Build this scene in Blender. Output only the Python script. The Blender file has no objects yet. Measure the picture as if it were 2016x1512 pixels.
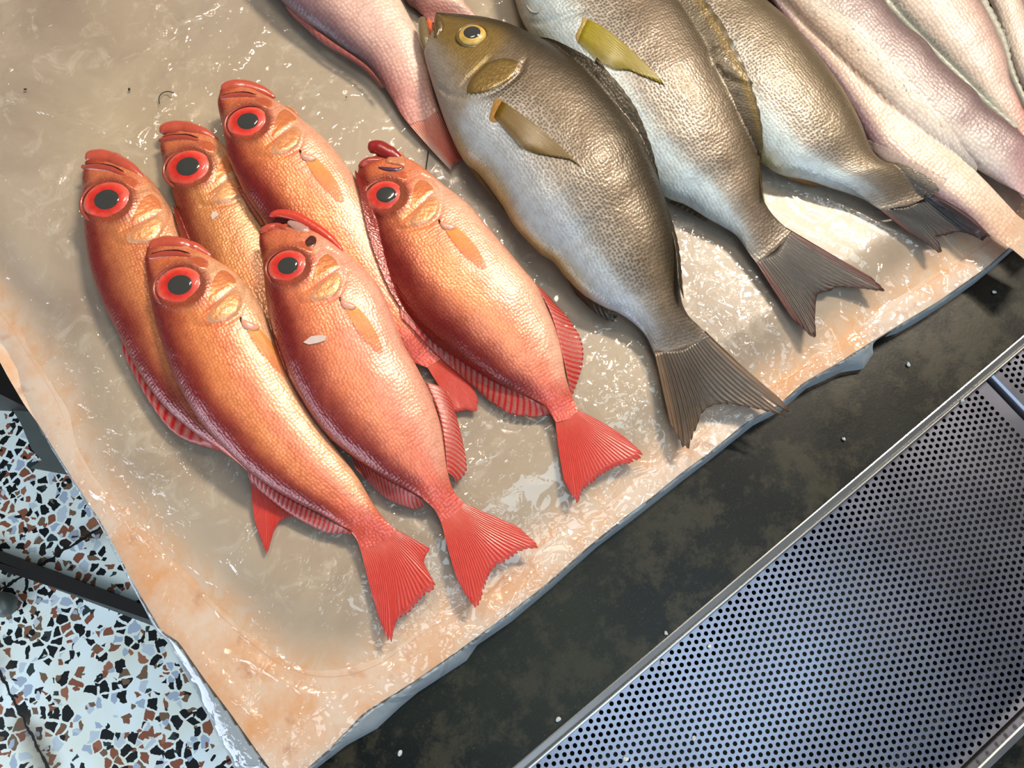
import bpy, math, random
import numpy as np
from mathutils import Vector, Matrix
from mathutils.bvhtree import BVHTree
random.seed(4); rng = np.random.default_rng(7)
SC = bpy.context.scene; COL = SC.collection
# ------------------------------------------------------------------ camera (solved from the hole lattice of the steel panel)
F = 1631.0; P5 = 0.005; ZP = 0.788; D0 = 119.730716 * P5
MC = np.array([[0.7909448, -0.6116131, 0.0183261], [-0.5833564, -0.7627651, -0.2790782], [0.1846664, 0.2100448, -0.9600935]])
CAM = -D0 * MC[2] + np.array([0, 0, ZP])
ZL = 0.800; ZF = 0.818; ZI = 0.828; Z0 = 0.8295          # ledge, foam top, ice top, film top
def rays(px):
    px = np.atleast_2d(np.asarray(px, float))
    c = np.column_stack([(px[:, 0] - 1008) / F, (px[:, 1] - 756) / F, np.ones(len(px))])
    return c @ MC
def U(px, z):
    d = rays(px); t = (np.asarray(z) - CAM[2]) / d[:, 2]
    return CAM + d * t[:, None]
def PX(w):
    q = (np.asarray(w) - CAM) @ MC.T
    return np.column_stack([1008 + F * q[:, 0] / q[:, 2], 756 + F * q[:, 1] / q[:, 2]])
cam = bpy.data.objects.new('camera', bpy.data.cameras.new('camera')); COL.objects.link(cam)
cam.data.sensor_width = 36; cam.data.lens = F / 2016 * 36; cam.data.clip_start = 0.02
cam.matrix_world = Matrix(((MC[0][0], -MC[1][0], -MC[2][0], CAM[0]), (MC[0][1], -MC[1][1], -MC[2][1], CAM[1]), (MC[0][2], -MC[1][2], -MC[2][2], CAM[2]), (0, 0, 0, 1)))
SC.camera = cam
# ------------------------------------------------------------------ helpers
def lin(*c):
    c = np.array(c, float) / 255
    return np.where(c <= .04045, c / 12.92, ((c + .055) / 1.055) ** 2.4)
def sst(a, b, x):
    t = np.clip((np.asarray(x, float) - a) / (b - a), 0, 1); return t * t * (3 - 2 * t)
def mix(a, b, t):
    t = np.asarray(t)[..., None]; return np.asarray(a) * (1 - t) + np.asarray(b) * t
def catmull(P, n, closed=False):
    P = np.asarray(P, float)
    if len(P) == 2: return P[0] + (P[1] - P[0]) * np.linspace(0, 1, n)[:, None]
    Q = np.vstack([P[-1], P, P[:2]]) if closed else np.vstack([2 * P[0] - P[1], P, 2 * P[-1] - P[-2]])
    out = []
    for i in range(1, len(Q) - 2):
        t = np.linspace(0, 1, 24, endpoint=False)[:, None]; a, b, c, d = Q[i - 1:i + 3]
        out.append(.5 * (2 * b + (c - a) * t + (2 * a - 5 * b + 4 * c - d) * t ** 2 + (3 * b - a - 3 * c + d) * t ** 3))
    C = np.vstack(out + [Q[-2][None]])
    return resample(C, n, closed)
def resample(C, n, closed=False):
    C = np.asarray(C, float)
    s = np.r_[0, np.cumsum(np.linalg.norm(np.diff(C, axis=0), axis=1))]
    q = np.linspace(0, s[-1], n + 1)[:-1] if closed else np.linspace(0, s[-1], n)
    return np.column_stack([np.interp(q, s, C[:, k]) for k in range(C.shape[1])])
def resample_at(P, q):
    C = catmull(P, 600); t = np.linspace(0, 1, 600)
    return np.column_stack([np.interp(q, t, C[:, k]) for k in range(C.shape[1])])
def pdist(p, line, closed=False):
    """distance of points p to a polyline, and position along it"""
    L = np.asarray(line, float)
    if closed: L = np.vstack([L, L[:1]])
    best = np.full(len(p), 1e9)
    for a, b in zip(L[:-1], L[1:]):
        ab = b - a; t = np.clip(((p - a) @ ab) / max(ab @ ab, 1e-18), 0, 1)
        best = np.minimum(best, np.linalg.norm(p - a - t[:, None] * ab, axis=1))
    return best
def inside(p, poly):
    x, y = p[:, 0], p[:, 1]; r = np.zeros(len(p), bool); L = np.asarray(poly, float)
    for a, b in zip(L, np.roll(L, -1, axis=0)):
        if a[1] == b[1]: continue
        c = ((a[1] > y) != (b[1] > y)) & (x < (b[0] - a[0]) * (y - a[1]) / (b[1] - a[1]) + a[0]); r ^= c
    return r
G2 = rng.normal(size=(256, 256, 2)); G2 /= np.linalg.norm(G2, axis=2, keepdims=True)
def perlin(x, y):
    xi = np.floor(x).astype(int); yi = np.floor(y).astype(int); xf = x - xi; yf = y - yi
    def g(i, j):
        v = G2[(xi + i) & 255, (yi + j) & 255]; return v[..., 0] * (xf - i) + v[..., 1] * (yf - j)
    u = xf ** 3 * (xf * (xf * 6 - 15) + 10); v = yf ** 3 * (yf * (yf * 6 - 15) + 10)
    return (g(0, 0) * (1 - u) + g(1, 0) * u) * (1 - v) + (g(0, 1) * (1 - u) + g(1, 1) * u) * v
def mesh(name, V, Fc, mat=None, parent=None, col=None, uv=None, smooth=True):
    """one mesh object; V in world coordinates, stored relative to the thing's root"""
    V = np.asarray(V, float); root = parent
    while root is not None and root.parent is not None: root = root.parent
    if root is not None: V = V - np.array(root.location)
    me = bpy.data.meshes.new(name)
    Fl = [np.asarray(f, np.int32) for f in (Fc if isinstance(Fc, list) else [Fc])]
    Fl = [f for f in Fl if len(f)]
    idx = np.concatenate([f.ravel() for f in Fl]); tot = np.concatenate([np.full(len(f), f.shape[1], np.int32) for f in Fl])
    me.vertices.add(len(V)); me.vertices.foreach_set('co', V.astype(np.float32).ravel())
    me.loops.add(len(idx)); me.loops.foreach_set('vertex_index', idx)
    me.polygons.add(len(tot)); me.polygons.foreach_set('loop_start', np.r_[0, np.cumsum(tot)[:-1]].astype(np.int32))
    me.polygons.foreach_set('use_smooth', np.full(len(tot), smooth))
    me.update(calc_edges=True)
    if col is not None:
        c = np.ones((len(V), 4), np.float32); col = np.asarray(col); c[:, :col.shape[1]] = col
        me.color_attributes.new('Col', 'FLOAT_COLOR', 'POINT').data.foreach_set('color', c.ravel())
    if uv is not None:
        me.uv_layers.new(name='UVMap').data.foreach_set('uv', np.asarray(uv, np.float32)[idx].ravel())
    me.validate()
    o = bpy.data.objects.new(name, me); COL.objects.link(o)
    if mat: me.materials.append(mat)
    if parent is not None: o.parent = parent
    return o
def empty(name, loc):
    o = bpy.data.objects.new(name, None); o.empty_display_size = .02; COL.objects.link(o); o.location = [float(v) for v in loc]; return o
def tag(o, label=None, cat=None, group=None, kind=None):
    for k, v in (('label', label), ('category', cat), ('group', group), ('kind', kind)):
        if v: o[k] = v
    return o
def grid_faces(n, m, wrap=False):
    i, j = np.meshgrid(np.arange(n - 1), np.arange(m if wrap else m - 1), indexing='ij'); j2 = (j + 1) % m
    return np.column_stack([(i * m + j).ravel(), (i * m + j2).ravel(), ((i + 1) * m + j2).ravel(), ((i + 1) * m + j).ravel()])
def prism(poly, z0, z1):
    """closed prism over a world-space polygon (n,2)"""
    p = np.asarray(poly, float)[:, :2]; n = len(p)
    if np.sum(p[:, 0] * np.roll(p[:, 1], -1) - np.roll(p[:, 0], -1) * p[:, 1]) < 0: p = p[::-1]
    V = np.vstack([np.column_stack([p, np.full(n, z0)]), np.column_stack([p, np.full(n, z1)])])
    i = np.arange(n); k = (i + 1) % n
    return V, [np.column_stack([i, k, k + n, i + n]), (i + n)[None], i[::-1][None]]
def tube(P, R, seg=14, flat=1.0, up=(0, 0, 1)):
    P = np.asarray(P, float); R = np.asarray(R, float); n = len(P); T = np.gradient(P, axis=0); T /= np.linalg.norm(T, axis=1)[:, None] + 1e-12
    S = np.cross(T, np.array(up, float)); S /= np.linalg.norm(S, axis=1)[:, None] + 1e-12; N = np.cross(S, T)
    a = np.linspace(0, 2 * np.pi, seg, endpoint=False)
    V = (P[:, None] + R[:, None, None] * (np.cos(a)[None, :, None] * S[:, None] + flat * np.sin(a)[None, :, None] * N[:, None])).reshape(-1, 3)
    f = grid_faces(n, seg, True)
    V = np.vstack([V, P[:1], P[-1:]]); j = np.arange(seg); k = (j + 1) % seg
    return V, [f, np.column_stack([np.full(seg, n * seg), k, j]), np.column_stack([np.full(seg, n * seg + 1), (n - 1) * seg + j, (n - 1) * seg + k])]
# ------------------------------------------------------------------ materials
class NT:
    def __init__(s, name):
        s.m = bpy.data.materials.new(name); s.m.use_nodes = True; s.t = s.m.node_tree; s.t.nodes.clear()
        s.out = s.t.nodes.new('ShaderNodeOutputMaterial')
    def n(s, typ, **kw):
        nd = s.t.nodes.new('ShaderNode' + typ)
        for k, v in kw.items():
            if k in ('operation', 'blend_type', 'data_type', 'feature', 'attribute_name', 'wave_type', 'voronoi_dimensions', 'noise_dimensions', 'bands_direction', 'interpolation', 'normalize', 'noise_type', 'distance'): setattr(nd, k, v)
            else: s.set(nd.inputs[int(k[1:]) if k[0] == 'i' and k[1:].isdigit() else k.replace('_', ' ')], v)
        return nd
    def set(s, inp, v):
        if isinstance(v, bpy.types.NodeSocket): s.t.links.new(v, inp)
        elif isinstance(v, bpy.types.Node): s.t.links.new(v.outputs[0], inp)
        elif hasattr(v, '__len__'): inp.default_value = tuple(list(v) + [1.0])[:len(inp.default_value)] if len(v) < len(inp.default_value) else tuple(v)
        else: inp.default_value = v
    def math(s, op, a, b=0.0, c=0.0): return s.n('Math', operation=op, i0=a, i1=b, i2=c).outputs[0]
    def mixc(s, f, a, b, bt='MIX'):
        nd = s.n('Mix', data_type='RGBA', blend_type=bt); s.set(nd.inputs[0], f); s.set(nd.inputs[6], a); s.set(nd.inputs[7], b); return nd.outputs[2]
    def ramp(s, f, stops, interp='LINEAR'):
        nd = s.n('ValToRGB'); s.set(nd.inputs[0], f); cr = nd.color_ramp; cr.interpolation = interp
        while len(cr.elements) < len(stops): cr.elements.new(.5)
        for e, (p, c) in zip(cr.elements, stops): e.position = p; e.color = (*(c if hasattr(c, '__len__') else (c, c, c)), 1)
        return nd.outputs[0]
    def bump(s, h, strength=.3, dist=.001, normal=None):
        nd = s.n('Bump', Strength=strength, Distance=dist, Height=h)
        if normal is not None: s.set(nd.inputs['Normal'], normal)
        return nd.outputs[0]
    def bsdf(s, **kw):
        nd = s.n('BsdfPrincipled')
        for k, v in kw.items(): s.set(nd.inputs[k.replace('_', ' ')], v)
        return nd
    def done(s, sh): s.set(s.out.inputs[0], sh); return s.m
def fish_material(name, cell, bump, spots=0.0, rough=.36, metal=.25, coat=.35, mott=.25):
    s = NT(name); uv = s.n('UVMap').outputs[0]; att = s.n('Attribute', attribute_name='Col')
    mp = s.n('VectorMath', operation='SCALE', i0=uv, Scale=1 / cell)
    vo = s.n('TexVoronoi', voronoi_dimensions='2D', Vector=mp, Scale=1.0, Randomness=.5)
    d = vo.outputs['Distance']
    nz = s.n('TexNoise', noise_dimensions='2D', Vector=uv, Scale=160.0, Detail=4.0, Roughness=.6)
    nf = s.n('TexNoise', noise_dimensions='2D', Vector=uv, Scale=900.0, Detail=2.0)
    base = s.mixc(s.math('MULTIPLY', s.ramp(nz.outputs[0], [(.42, 0), (.68, 1)]), mott), att.outputs['Color'], s.mixc(1.0, att.outputs['Color'], (.45, .33, .30), 'MULTIPLY'))
    sc = s.ramp(d, [(.1, 1.06), (.55, .86)]); base = s.mixc(1.0, base, sc, 'MULTIPLY')
    if spots:
        # small dark scale-centre dots, strongest where the Alpha of Col asks for them
        f = s.math('MULTIPLY', s.ramp(d, [(.28, 1), (.5, 0)]), s.math('MULTIPLY', att.outputs['Alpha'], spots))
        base = s.mixc(f, base, s.mixc(1.0, base, (.16, .12, .09), 'MULTIPLY'))
    h = s.math('ADD', s.math('MULTIPLY', d, -1.0), s.math('MULTIPLY', nf.outputs[0], .35))
    b1 = s.bump(h, bump, cell * .5)
    b2 = s.bump(nz.outputs[0], .12, .003, b1)
    return s.done(s.bsdf(Base_Color=base, Roughness=rough, Metallic=metal, Coat_Weight=coat, Coat_Roughness=.12, Normal=b2, Coat_Normal=b2, Specular_IOR_Level=.6).outputs[0])
def plain(name, color=None, rough=.4, metal=0.0, coat=0.0, nscale=200.0, nb=.1, mott=.2, vc=False, spec=.5, coord='Object'):
    s = NT(name); tc = s.n('TexCoord').outputs[coord]
    nz = s.n('TexNoise', Vector=tc, Scale=nscale, Detail=4.0)
    c = s.n('Attribute', attribute_name='Col').outputs['Color'] if vc else None
    if c is None:
        c = s.n('RGB').outputs[0]; c.default_value = (*color, 1)
    base = s.mixc(s.math('MULTIPLY', s.ramp(nz.outputs[0], [(.35, 0), (.7, 1)]), mott), c, s.mixc(1.0, c, (.5, .45, .42), 'MULTIPLY'))
    return s.done(s.bsdf(Base_Color=base, Roughness=rough, Metallic=metal, Coat_Weight=coat, Coat_Roughness=.08, Specular_IOR_Level=spec, Normal=s.bump(nz.outputs[0], nb, .002)).outputs[0])
def fin_material(name, rough=.3):
    s = NT(name); att = s.n('Attribute', attribute_name='Col'); uv = s.n('UVMap').outputs[0]
    w = s.n('TexWave', wave_type='BANDS', bands_direction='X', Vector=uv, Scale=3.14159 / 10 * 1.0, Distortion=.6, Detail=1.0)
    nz = s.n('TexNoise', noise_dimensions='2D', Vector=uv, Scale=3.0, Detail=4.0)
    base = s.mixc(1.0, att.outputs['Color'], s.ramp(nz.outputs[0], [(.3, .78), (.7, 1.1)]), 'MULTIPLY')
    bp = s.bump(s.math('ADD', w.outputs[0], s.math('MULTIPLY', nz.outputs[0], .7)), .25, .0006)
    p = s.bsdf(Base_Color=base, Roughness=rough + .08, Coat_Weight=.25, Coat_Roughness=.14, Normal=bp, Coat_Normal=bp)
    tr = s.n('BsdfTransparent', Color=(1, 1, 1)); tl = s.n('BsdfTranslucent', Color=base)
    a = s.n('MixShader'); s.set(a.inputs[0], .2); s.set(a.inputs[1], p.outputs[0]); s.set(a.inputs[2], tl.outputs[0])
    b = s.n('MixShader'); s.set(b.inputs[0], att.outputs['Alpha']); s.set(b.inputs[1], tr.outputs[0]); s.set(b.inputs[2], a.outputs[0])
    return s.done(b.outputs[0])
M = {}
M['red_skin'] = fish_material('red_scales', .0022, .24)
M['grunt_skin'] = fish_material('grey_brown_scales', .0024, .17, spots=.9, rough=.42, metal=.3, coat=.2)
M['pale_skin'] = fish_material('pale_pink_scales', .003, .2, rough=.4, metal=.0, coat=.12, mott=.2)
M['fin'] = fin_material('fin_membrane')
M['flesh'] = plain('wet_flesh', vc=True, rough=.28, coat=.5, nscale=500, nb=.12, mott=.25)
M['plate'] = plain('bony_plate', vc=True, rough=.32, metal=.4, coat=.5, nscale=420, nb=.25, mott=.3)
s = NT('eye_iris'); a = s.n('Attribute', attribute_name='Col'); nz = s.n('TexNoise', Vector=s.n('TexCoord').outputs['Object'], Scale=260.0, Detail=3.0)
M['eye'] = s.done(s.bsdf(Base_Color=s.mixc(1.0, a.outputs['Color'], s.ramp(nz.outputs[0], [(.3, .75), (.7, 1.1)]), 'MULTIPLY'), Roughness=.4, Coat_Weight=.6, Coat_Roughness=.04, Subsurface_Weight=.2, Subsurface_Radius=(.004, .001, .0006)).outputs[0])
M['pupil'] = plain('eye_pupil', color=lin(54, 54, 52), rough=.12, coat=1.0, mott=.1, nb=0.0)
# ------------------------------------------------------------------ fish
class Fish: pass
PRIOR = []; CUR = []
def lift(W, eps=.0018):
    """raise points so that they rest on the fish already laid down"""
    W = np.array(W, float)
    for lo, hi, bv in PRIOR:
        k = np.where((W[:, 0] > lo[0] - .002) & (W[:, 0] < hi[0] + .002) & (W[:, 1] > lo[1] - .002) & (W[:, 1] < hi[1] + .002) & (W[:, 2] < hi[2] + .002))[0]
        for i in k:
            for ox, oy in ((0, 0), (.0034, 0), (-.0034, 0), (0, .0034), (0, -.0034)):
                loc, _, _, _ = bv.ray_cast(Vector((W[i, 0] + ox, W[i, 1] + oy, 1.2)), Vector((0, 0, -1)))
                if loc is not None and W[i, 2] < loc[2] + eps: W[i, 2] = loc[2] + eps
    return W
def keep(W, Fc): CUR.append((W.min(0), W.max(0), BVHTree.FromPolygons([tuple(p) for p in W], [tuple(int(i) for i in q) for f_ in (Fc if isinstance(Fc, list) else [Fc]) for q in f_])))
def settle():
    PRIOR.extend(CUR); CUR.clear()
def make_fish(name, root_label, cat, group, D, V, zc, mat, colfn, k=.5, klow=.6, N=230, Mr=112, nose=.35, disp=None, label_body=None, endcap=True, kprof=None):
    f = Fish(); q = np.linspace(0, 1, N) ** 1.12
    if min(D[0][1], V[0][1]) < 0:                       # the head lies beyond the frame: taper it to a snout
        d0, v0, d1, v1 = (np.array(p, float) for p in (D[0], V[0], D[1], V[1]))
        a0 = d0 - d1 + v0 - v1; a0 /= np.linalg.norm(a0); m0 = (d0 + v0) / 2; w0 = (d0 - v0)
        w1 = np.linalg.norm(w0)
        D = [m0 + a0 * .95 * w1 + .07 * w0, m0 + a0 * .62 * w1 + .25 * w0, m0 + a0 * .3 * w1 + .40 * w0] + list(D)
        V = [m0 + a0 * .95 * w1 - .07 * w0, m0 + a0 * .62 * w1 - .25 * w0, m0 + a0 * .3 * w1 - .40 * w0] + list(V)
    d = resample_at(D, q); v = resample_at(V, q); t = q
    z = Z0 + np.interp(t, [p[0] for p in zc], [p[1] for p in zc]) * 1e-3
    dw = U(d, z); vw = U(v, z); c = (dw + vw) / 2; a = (dw - vw) / 2; h = np.linalg.norm(a, axis=1)
    kk = k if kprof is None else np.interp(t, [p[0] for p in kprof], [p[1] for p in kprof])
    b = kk * h * (1 - .25 * sst(.12, 0, t)) * (1 - .93 * sst(.88, 1, t) ** 1.2)
    ax = c[4] - c[0]; ax /= np.linalg.norm(ax)
    # rounded snout and tail end
    nr = 7; e = np.linspace(1, 0, nr)[:-1][::1]
    pre = []
    for tau in np.linspace(1, 0, nr, endpoint=False):
        sc = math.sqrt(max(0, 1 - tau ** 2)) if tau < 1 else .02
        pre.append((c[0] - ax * h[0] * nose * tau, a[0] * sc, b[0] * sc, z[0]))
    c = np.vstack([[p[0] for p in pre], c]); a = np.vstack([[p[1] for p in pre], a]); b = np.r_[[p[2] for p in pre], b]
    t = np.r_[np.zeros(nr), t]
    axe = c[-1] - c[-5]; axe /= np.linalg.norm(axe)
    c = np.vstack([c, c[-1] + axe * .002]); a = np.vstack([a, a[-1] * .05]); b = np.r_[b, b[-1] * .05]; t = np.r_[t, 1]
    n = len(c)
    th = np.linspace(0, 2 * np.pi, Mr, endpoint=False); th = th + .18 * np.sin(2 * th) * 0
    ct = np.cos(th); st = np.sin(th)
    ca = np.sign(ct) * np.abs(ct) ** .92; sb = np.where(st > 0, np.abs(st) ** .9, -klow * np.abs(st) ** .9)
    W = c[:, None] + a[:, None] * ca[None, :, None] + (b[:, None] * sb[None, :])[..., None] * np.array([0, 0, 1.])
    W = W.reshape(-1, 3); tt = np.repeat(t, Mr); ww = np.tile(ca, n); up = np.tile(st, n)
    if disp is not None:
        top = up > .02; W[top, 2] += disp(PX(W[top]), tt[top], ww[top]) * 1e-3 * sst(0, .3, up[top])
    settle(); W = lift(W)
    loc = c[n // 2].copy(); loc[2] = W[:, 2].min()
    f.root = empty(name, loc); tag(f.root, root_label, cat, group)
    G = W.reshape(n, Mr, 3)
    su = np.r_[0, np.cumsum(np.linalg.norm(np.diff(c, axis=0), axis=1))]
    ring = np.linalg.norm(np.roll(G, -1, axis=1) - G, axis=2); sv = np.cumsum(ring, axis=1) - ring; sv -= sv[:, Mr // 4][:, None]
    uv = np.stack([np.repeat(su[:, None], Mr, 1), sv], 2).reshape(-1, 2)
    col = colfn(tt, ww, up, PX(W))
    fq = grid_faces(n, Mr, True)
    if np.cross(c[n // 2 + 3] - c[n // 2], a[n // 2])[2] < 0: fq = fq[:, ::-1]
    g0 = fq[(n // 2) * Mr + Mr // 4]; nz = np.cross(W[g0[1]] - W[g0[0]], W[g0[3]] - W[g0[0]])[2]
    if nz < 0: fq = fq[:, ::-1]
    f.body = mesh('body', W, fq, mat, f.root, col, uv)
    keep(W, fq); f.bvh = CUR[-1][2]
    f.zmid = float(np.median(z)); f.t = t; f.c = c; f.z = z
    return f
def hit(f, px, off=0.0):
    """points on the fish's surface seen under the given pixels"""
    px = np.atleast_2d(np.asarray(px, float)); R = rays(px); out = []
    zs = np.mean(f.z)
    for r, p in zip(R, px):
        r = r / np.linalg.norm(r)
        loc, nrm, _, _ = f.bvh.ray_cast(Vector(CAM), Vector(r))
        if loc is None:
            loc2, _, _, _ = f.bvh.find_nearest(Vector(U([p], zs)[0])); out.append(U([p], loc2[2] if loc2 else zs)[0])
        else: out.append(np.array(loc) - r * off)
    return np.array(out)
def patch(f, name, poly, off, color, mat, K=72, Rn=12, parent=None, edge=-.0008, ecol=None):
    B = catmull(poly, K, True); cen = B.mean(0); rr = np.linspace(0, 1, Rn)
    pts = np.vstack([cen[None]] + [cen + (B - cen) * r for r in rr[1:]])
    W = hit(f, pts); r = np.r_[0, np.repeat(rr[1:], K)]
    W = W + np.column_stack([np.zeros((len(W), 2)), off + (edge - off) * r ** 7])
    j = np.arange(K); k2 = (j + 1) % K
    fc = [np.column_stack([np.zeros(K, int), 1 + j, 1 + k2])]
    q = [np.column_stack([1 + i * K + j, 1 + (i + 1) * K + j, 1 + (i + 1) * K + k2, 1 + i * K + k2]) for i in range(Rn - 2)]
    col = np.tile(color, (len(W), 1)) if ecol is None else mix(color, ecol, sst(.55, 1, r))
    return mesh(name, W, fc + [np.vstack(q)], mat, parent or f.root, col)
def fin(f, name, curves, zs, nray, colfn, jag=.06, rip=.35, mat=None, thick=.0007, parent=None, K=16, uscale=10.0, split=None):
    n = nray * 5 + 1; C = [resample(catmull(c, 300), n) for c in curves]
    if name == 'tail_fin': C[0] = C[0] - .16 * (C[1] - C[0]); zs = [('body', -.35)] + list(zs[1:])
    Wc = []
    for c, z in zip(C, zs):
        if isinstance(z, tuple): W = hit(f, c, z[1] * 1e-3) if z[0] == 'body' else U(c, Z0 + np.linspace(z[0], z[1], n) * 1e-3)
        else: W = U(c, Z0 + z * 1e-3)
        Wc.append(W)
    u = np.linspace(0, 1, n); ph = u * nray; fr = np.abs((ph % 1) - .5) * 2        # 1 at membrane gaps, 0 on the ray
    hsh = np.array([random.uniform(.2, 1) for _ in range(nray + 2)]); amp = np.interp(ph, np.arange(nray + 2), hsh)
    rows = []
    for r in np.linspace(0, 1, K):
        rj = r * (1 - jag * (1 - fr) * 0 - jag * fr * amp * (r ** 3))
        if split is not None: rj = rj * (1 - split(u) * r ** 2)
        rj = rj if hasattr(rj, '__len__') else np.full(n, rj); rj = rj[:, None]
        if len(Wc) == 2: w = Wc[0] * (1 - rj) + Wc[1] * rj
        else: w = Wc[0] * (1 - rj) * (1 - 2 * rj) + Wc[1] * 4 * rj * (1 - rj) + Wc[2] * rj * (2 * rj - 1)
        w = w + np.column_stack([np.zeros((n, 2)), rip * .6e-3 * (np.cos(2 * np.pi * ph) * .5 + .5) * min(1, r * 4)])
        rows.append(w)
    W = lift(np.vstack(rows), .0014); m = len(W)
    uu = np.tile(u, K); rr = np.repeat(np.linspace(0, 1, K), n); ff = np.tile(fr, K)
    rgb, al = colfn(uu, rr, ff); col = np.column_stack([rgb, al])
    fa = grid_faces(K, n); fb = fa[:, ::-1] + m
    rim = np.r_[np.arange(n), np.arange(1, K) * n + n - 1, (K - 1) * n + np.arange(n - 2, -1, -1), np.arange(K - 2, 0, -1) * n]
    k2 = np.roll(rim, -1); side = np.column_stack([rim, rim + m, k2 + m, k2])
    W2 = W - np.array([0, 0, thick]); keep(np.vstack([W, W2]), [fa, fb, side])
    uv = np.column_stack([uu * nray * uscale / 10, rr * 3])
    return mesh(name, np.vstack([W, W2]), [fa, fb, side], mat or M['fin'], parent or f.root, np.vstack([col, col]), np.vstack([uv, uv]))
def eye(f, cx, cy, r_px, pupil_px, cols, dome=.34, pup=(0, 0), squash=1.0, rim=None, tilt=.5):
    Pc = hit(f, [(cx, cy)])[0]; s = np.linalg.norm(Pc - CAM) / F; r = r_px * s
    _, nr, _, _ = f.bvh.find_nearest(Vector(Pc)); nr = np.array(nr)
    sm = np.mean([np.array(f.bvh.find_nearest(Vector(q))[1]) for q in hit(f, [(cx + r_px * x, cy + r_px * y) for x in (-.9, 0, .9) for y in (-.9, 0, .9)])], axis=0)
    n = sm * tilt + np.array([0, 0, 1.]) * (1 - tilt); n /= np.linalg.norm(n)
    e1 = MC[0] - n * (MC[0] @ n); e1 /= np.linalg.norm(e1); e2 = np.cross(n, e1)
    K = 56; rr = np.linspace(0, 1, 16); a = np.linspace(0, 2 * np.pi, K, endpoint=False)
    def cap(R, cen, hf, rings):
        W = [cen + n * hf(0)]
        for q in rings[1:]:
            W += list(cen + R * q * (np.cos(a)[:, None] * e1 + squash * np.sin(a)[:, None] * e2) + n * hf(q))
        j = np.arange(K); k2 = (j + 1) % K
        fc = [np.column_stack([np.zeros(K, int), 1 + j, 1 + k2]), np.vstack([np.column_stack([1 + i * K + j, 1 + (i + 1) * K + j, 1 + (i + 1) * K + k2, 1 + i * K + k2]) for i in range(len(rings) - 2)])]
        return np.array(W), fc
    H = r * dome; base = Pc + n * r * .03
    hf = lambda q: H * math.sqrt(max(0, 1 - q ** 2.2)) - .18 * r * q ** 8
    W, fc = cap(r, base, hf, rr)
    q = np.r_[0, np.repeat(rr[1:], K)]; stops = [c[0] for c in cols]; rgb = np.column_stack([np.interp(q, stops, [c[1][i] for c in cols]) for i in range(3)])
    W = lift(W, .001); eo = mesh('eye', W, fc, M['eye'], f.root, rgb)
    rp = pupil_px * s; cen = base + e1 * pup[0] * s - e2 * pup[1] * s + n * (hf(min(.9, math.hypot(*pup) / r_px)) - hf(0))
    W, fc = cap(rp, cen + n * .0003, lambda q: hf(q * rp / r) + .0004 * (1 - q ** 6) - .0003, rr)
    po = mesh('pupil', W, fc, M['pupil'], eo)
    if rim:
        aa = np.linspace(0, 2 * np.pi, K + 1); ring = base + r * 1.03 * (np.cos(aa)[:, None] * e1 + squash * np.sin(aa)[:, None] * e2) + n * (-.02 * r)
        Wt, ft = tube(ring, np.full(K + 1, r * rim[0]), 10, .8, up=n)
        Wt = lift(Wt, .001); mesh('eyelid', Wt, ft, M['flesh'], eo, np.tile(rim[1], (len(Wt), 1)))
    return eo
def blob(f, name, line, radii_px, color, off=0.0, mat=None, flat=.8, seg=16, n=28, z=None, parent=None, ecol=None):
    pts = resample(catmull(line, 200), n); q = np.linspace(0, 1, n); R = np.interp(q, np.linspace(0, 1, len(radii_px)), radii_px)
    R = R * np.sqrt(np.clip(1 - np.abs(2 * q - 1) ** 14, .02, 1))
    W = hit(f, pts, off * 1e-3) if z is None else U(pts, z)
    for _ in range(4):
        W[1:-1, 2] = (W[:-2, 2] + 2 * W[1:-1, 2] + W[2:, 2]) / 4
    W, fc = tube(W, R * np.linalg.norm(W - CAM, axis=1) / F, seg, flat); W = lift(W, .001)
    col = np.tile(color, (len(W), 1))
    return mesh(name, W, fc, mat or M['flesh'], parent or f.root, col)
def sim(src_a, src_b, dst_a, dst_b):
    a, b, c, d = [complex(*p) for p in (src_a, src_b, dst_a, dst_b)]; m = (d - c) / (b - a)
    return lambda pts: [((m * (complex(*p) - a) + c).real, (m * (complex(*p) - a) + c).imag) for p in pts], abs(m)
# ------------------------------------------------------------------ six red big-eyed fish
TE, TN = (357, 562), (473, 628)                       # eye and gill notch of the fish the features were read from
def red_col(dark=lin(122, 30, 26), mid=lin(218, 108, 72), bel=lin(236, 172, 142), tail=lin(208, 84, 66), head=lin(214, 118, 76), gold=lin(232, 158, 92), gamt=.5, seed=0):
    def fn(t, w, up, px):
        n1 = perlin(t * 9 + seed * 3.1, w * 2.5 + seed); n2 = perlin(t * 34 + seed, w * 9)
        x = w + .16 * n1 + .05 * n2
        c = mix(bel, mid, sst(-.75, -.05, x)); c = mix(c, dark, sst(.05, .78, x))
        g = np.exp(-((x - .12) / .28) ** 2) * sst(.05, .2, t) * (1 - sst(.6, .95, t)); c = mix(c, gold, gamt * g)
        c = mix(c, head, (1 - sst(.10, .2, t)) * (1 - sst(.3, .8, x)) * .8)
        c = mix(c, lin(150, 52, 36), (1 - sst(.0, .05, t)) * .8)
        c = mix(c, tail, sst(.8, .97, t) ** 1.5)
        return c
    return fn
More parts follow.
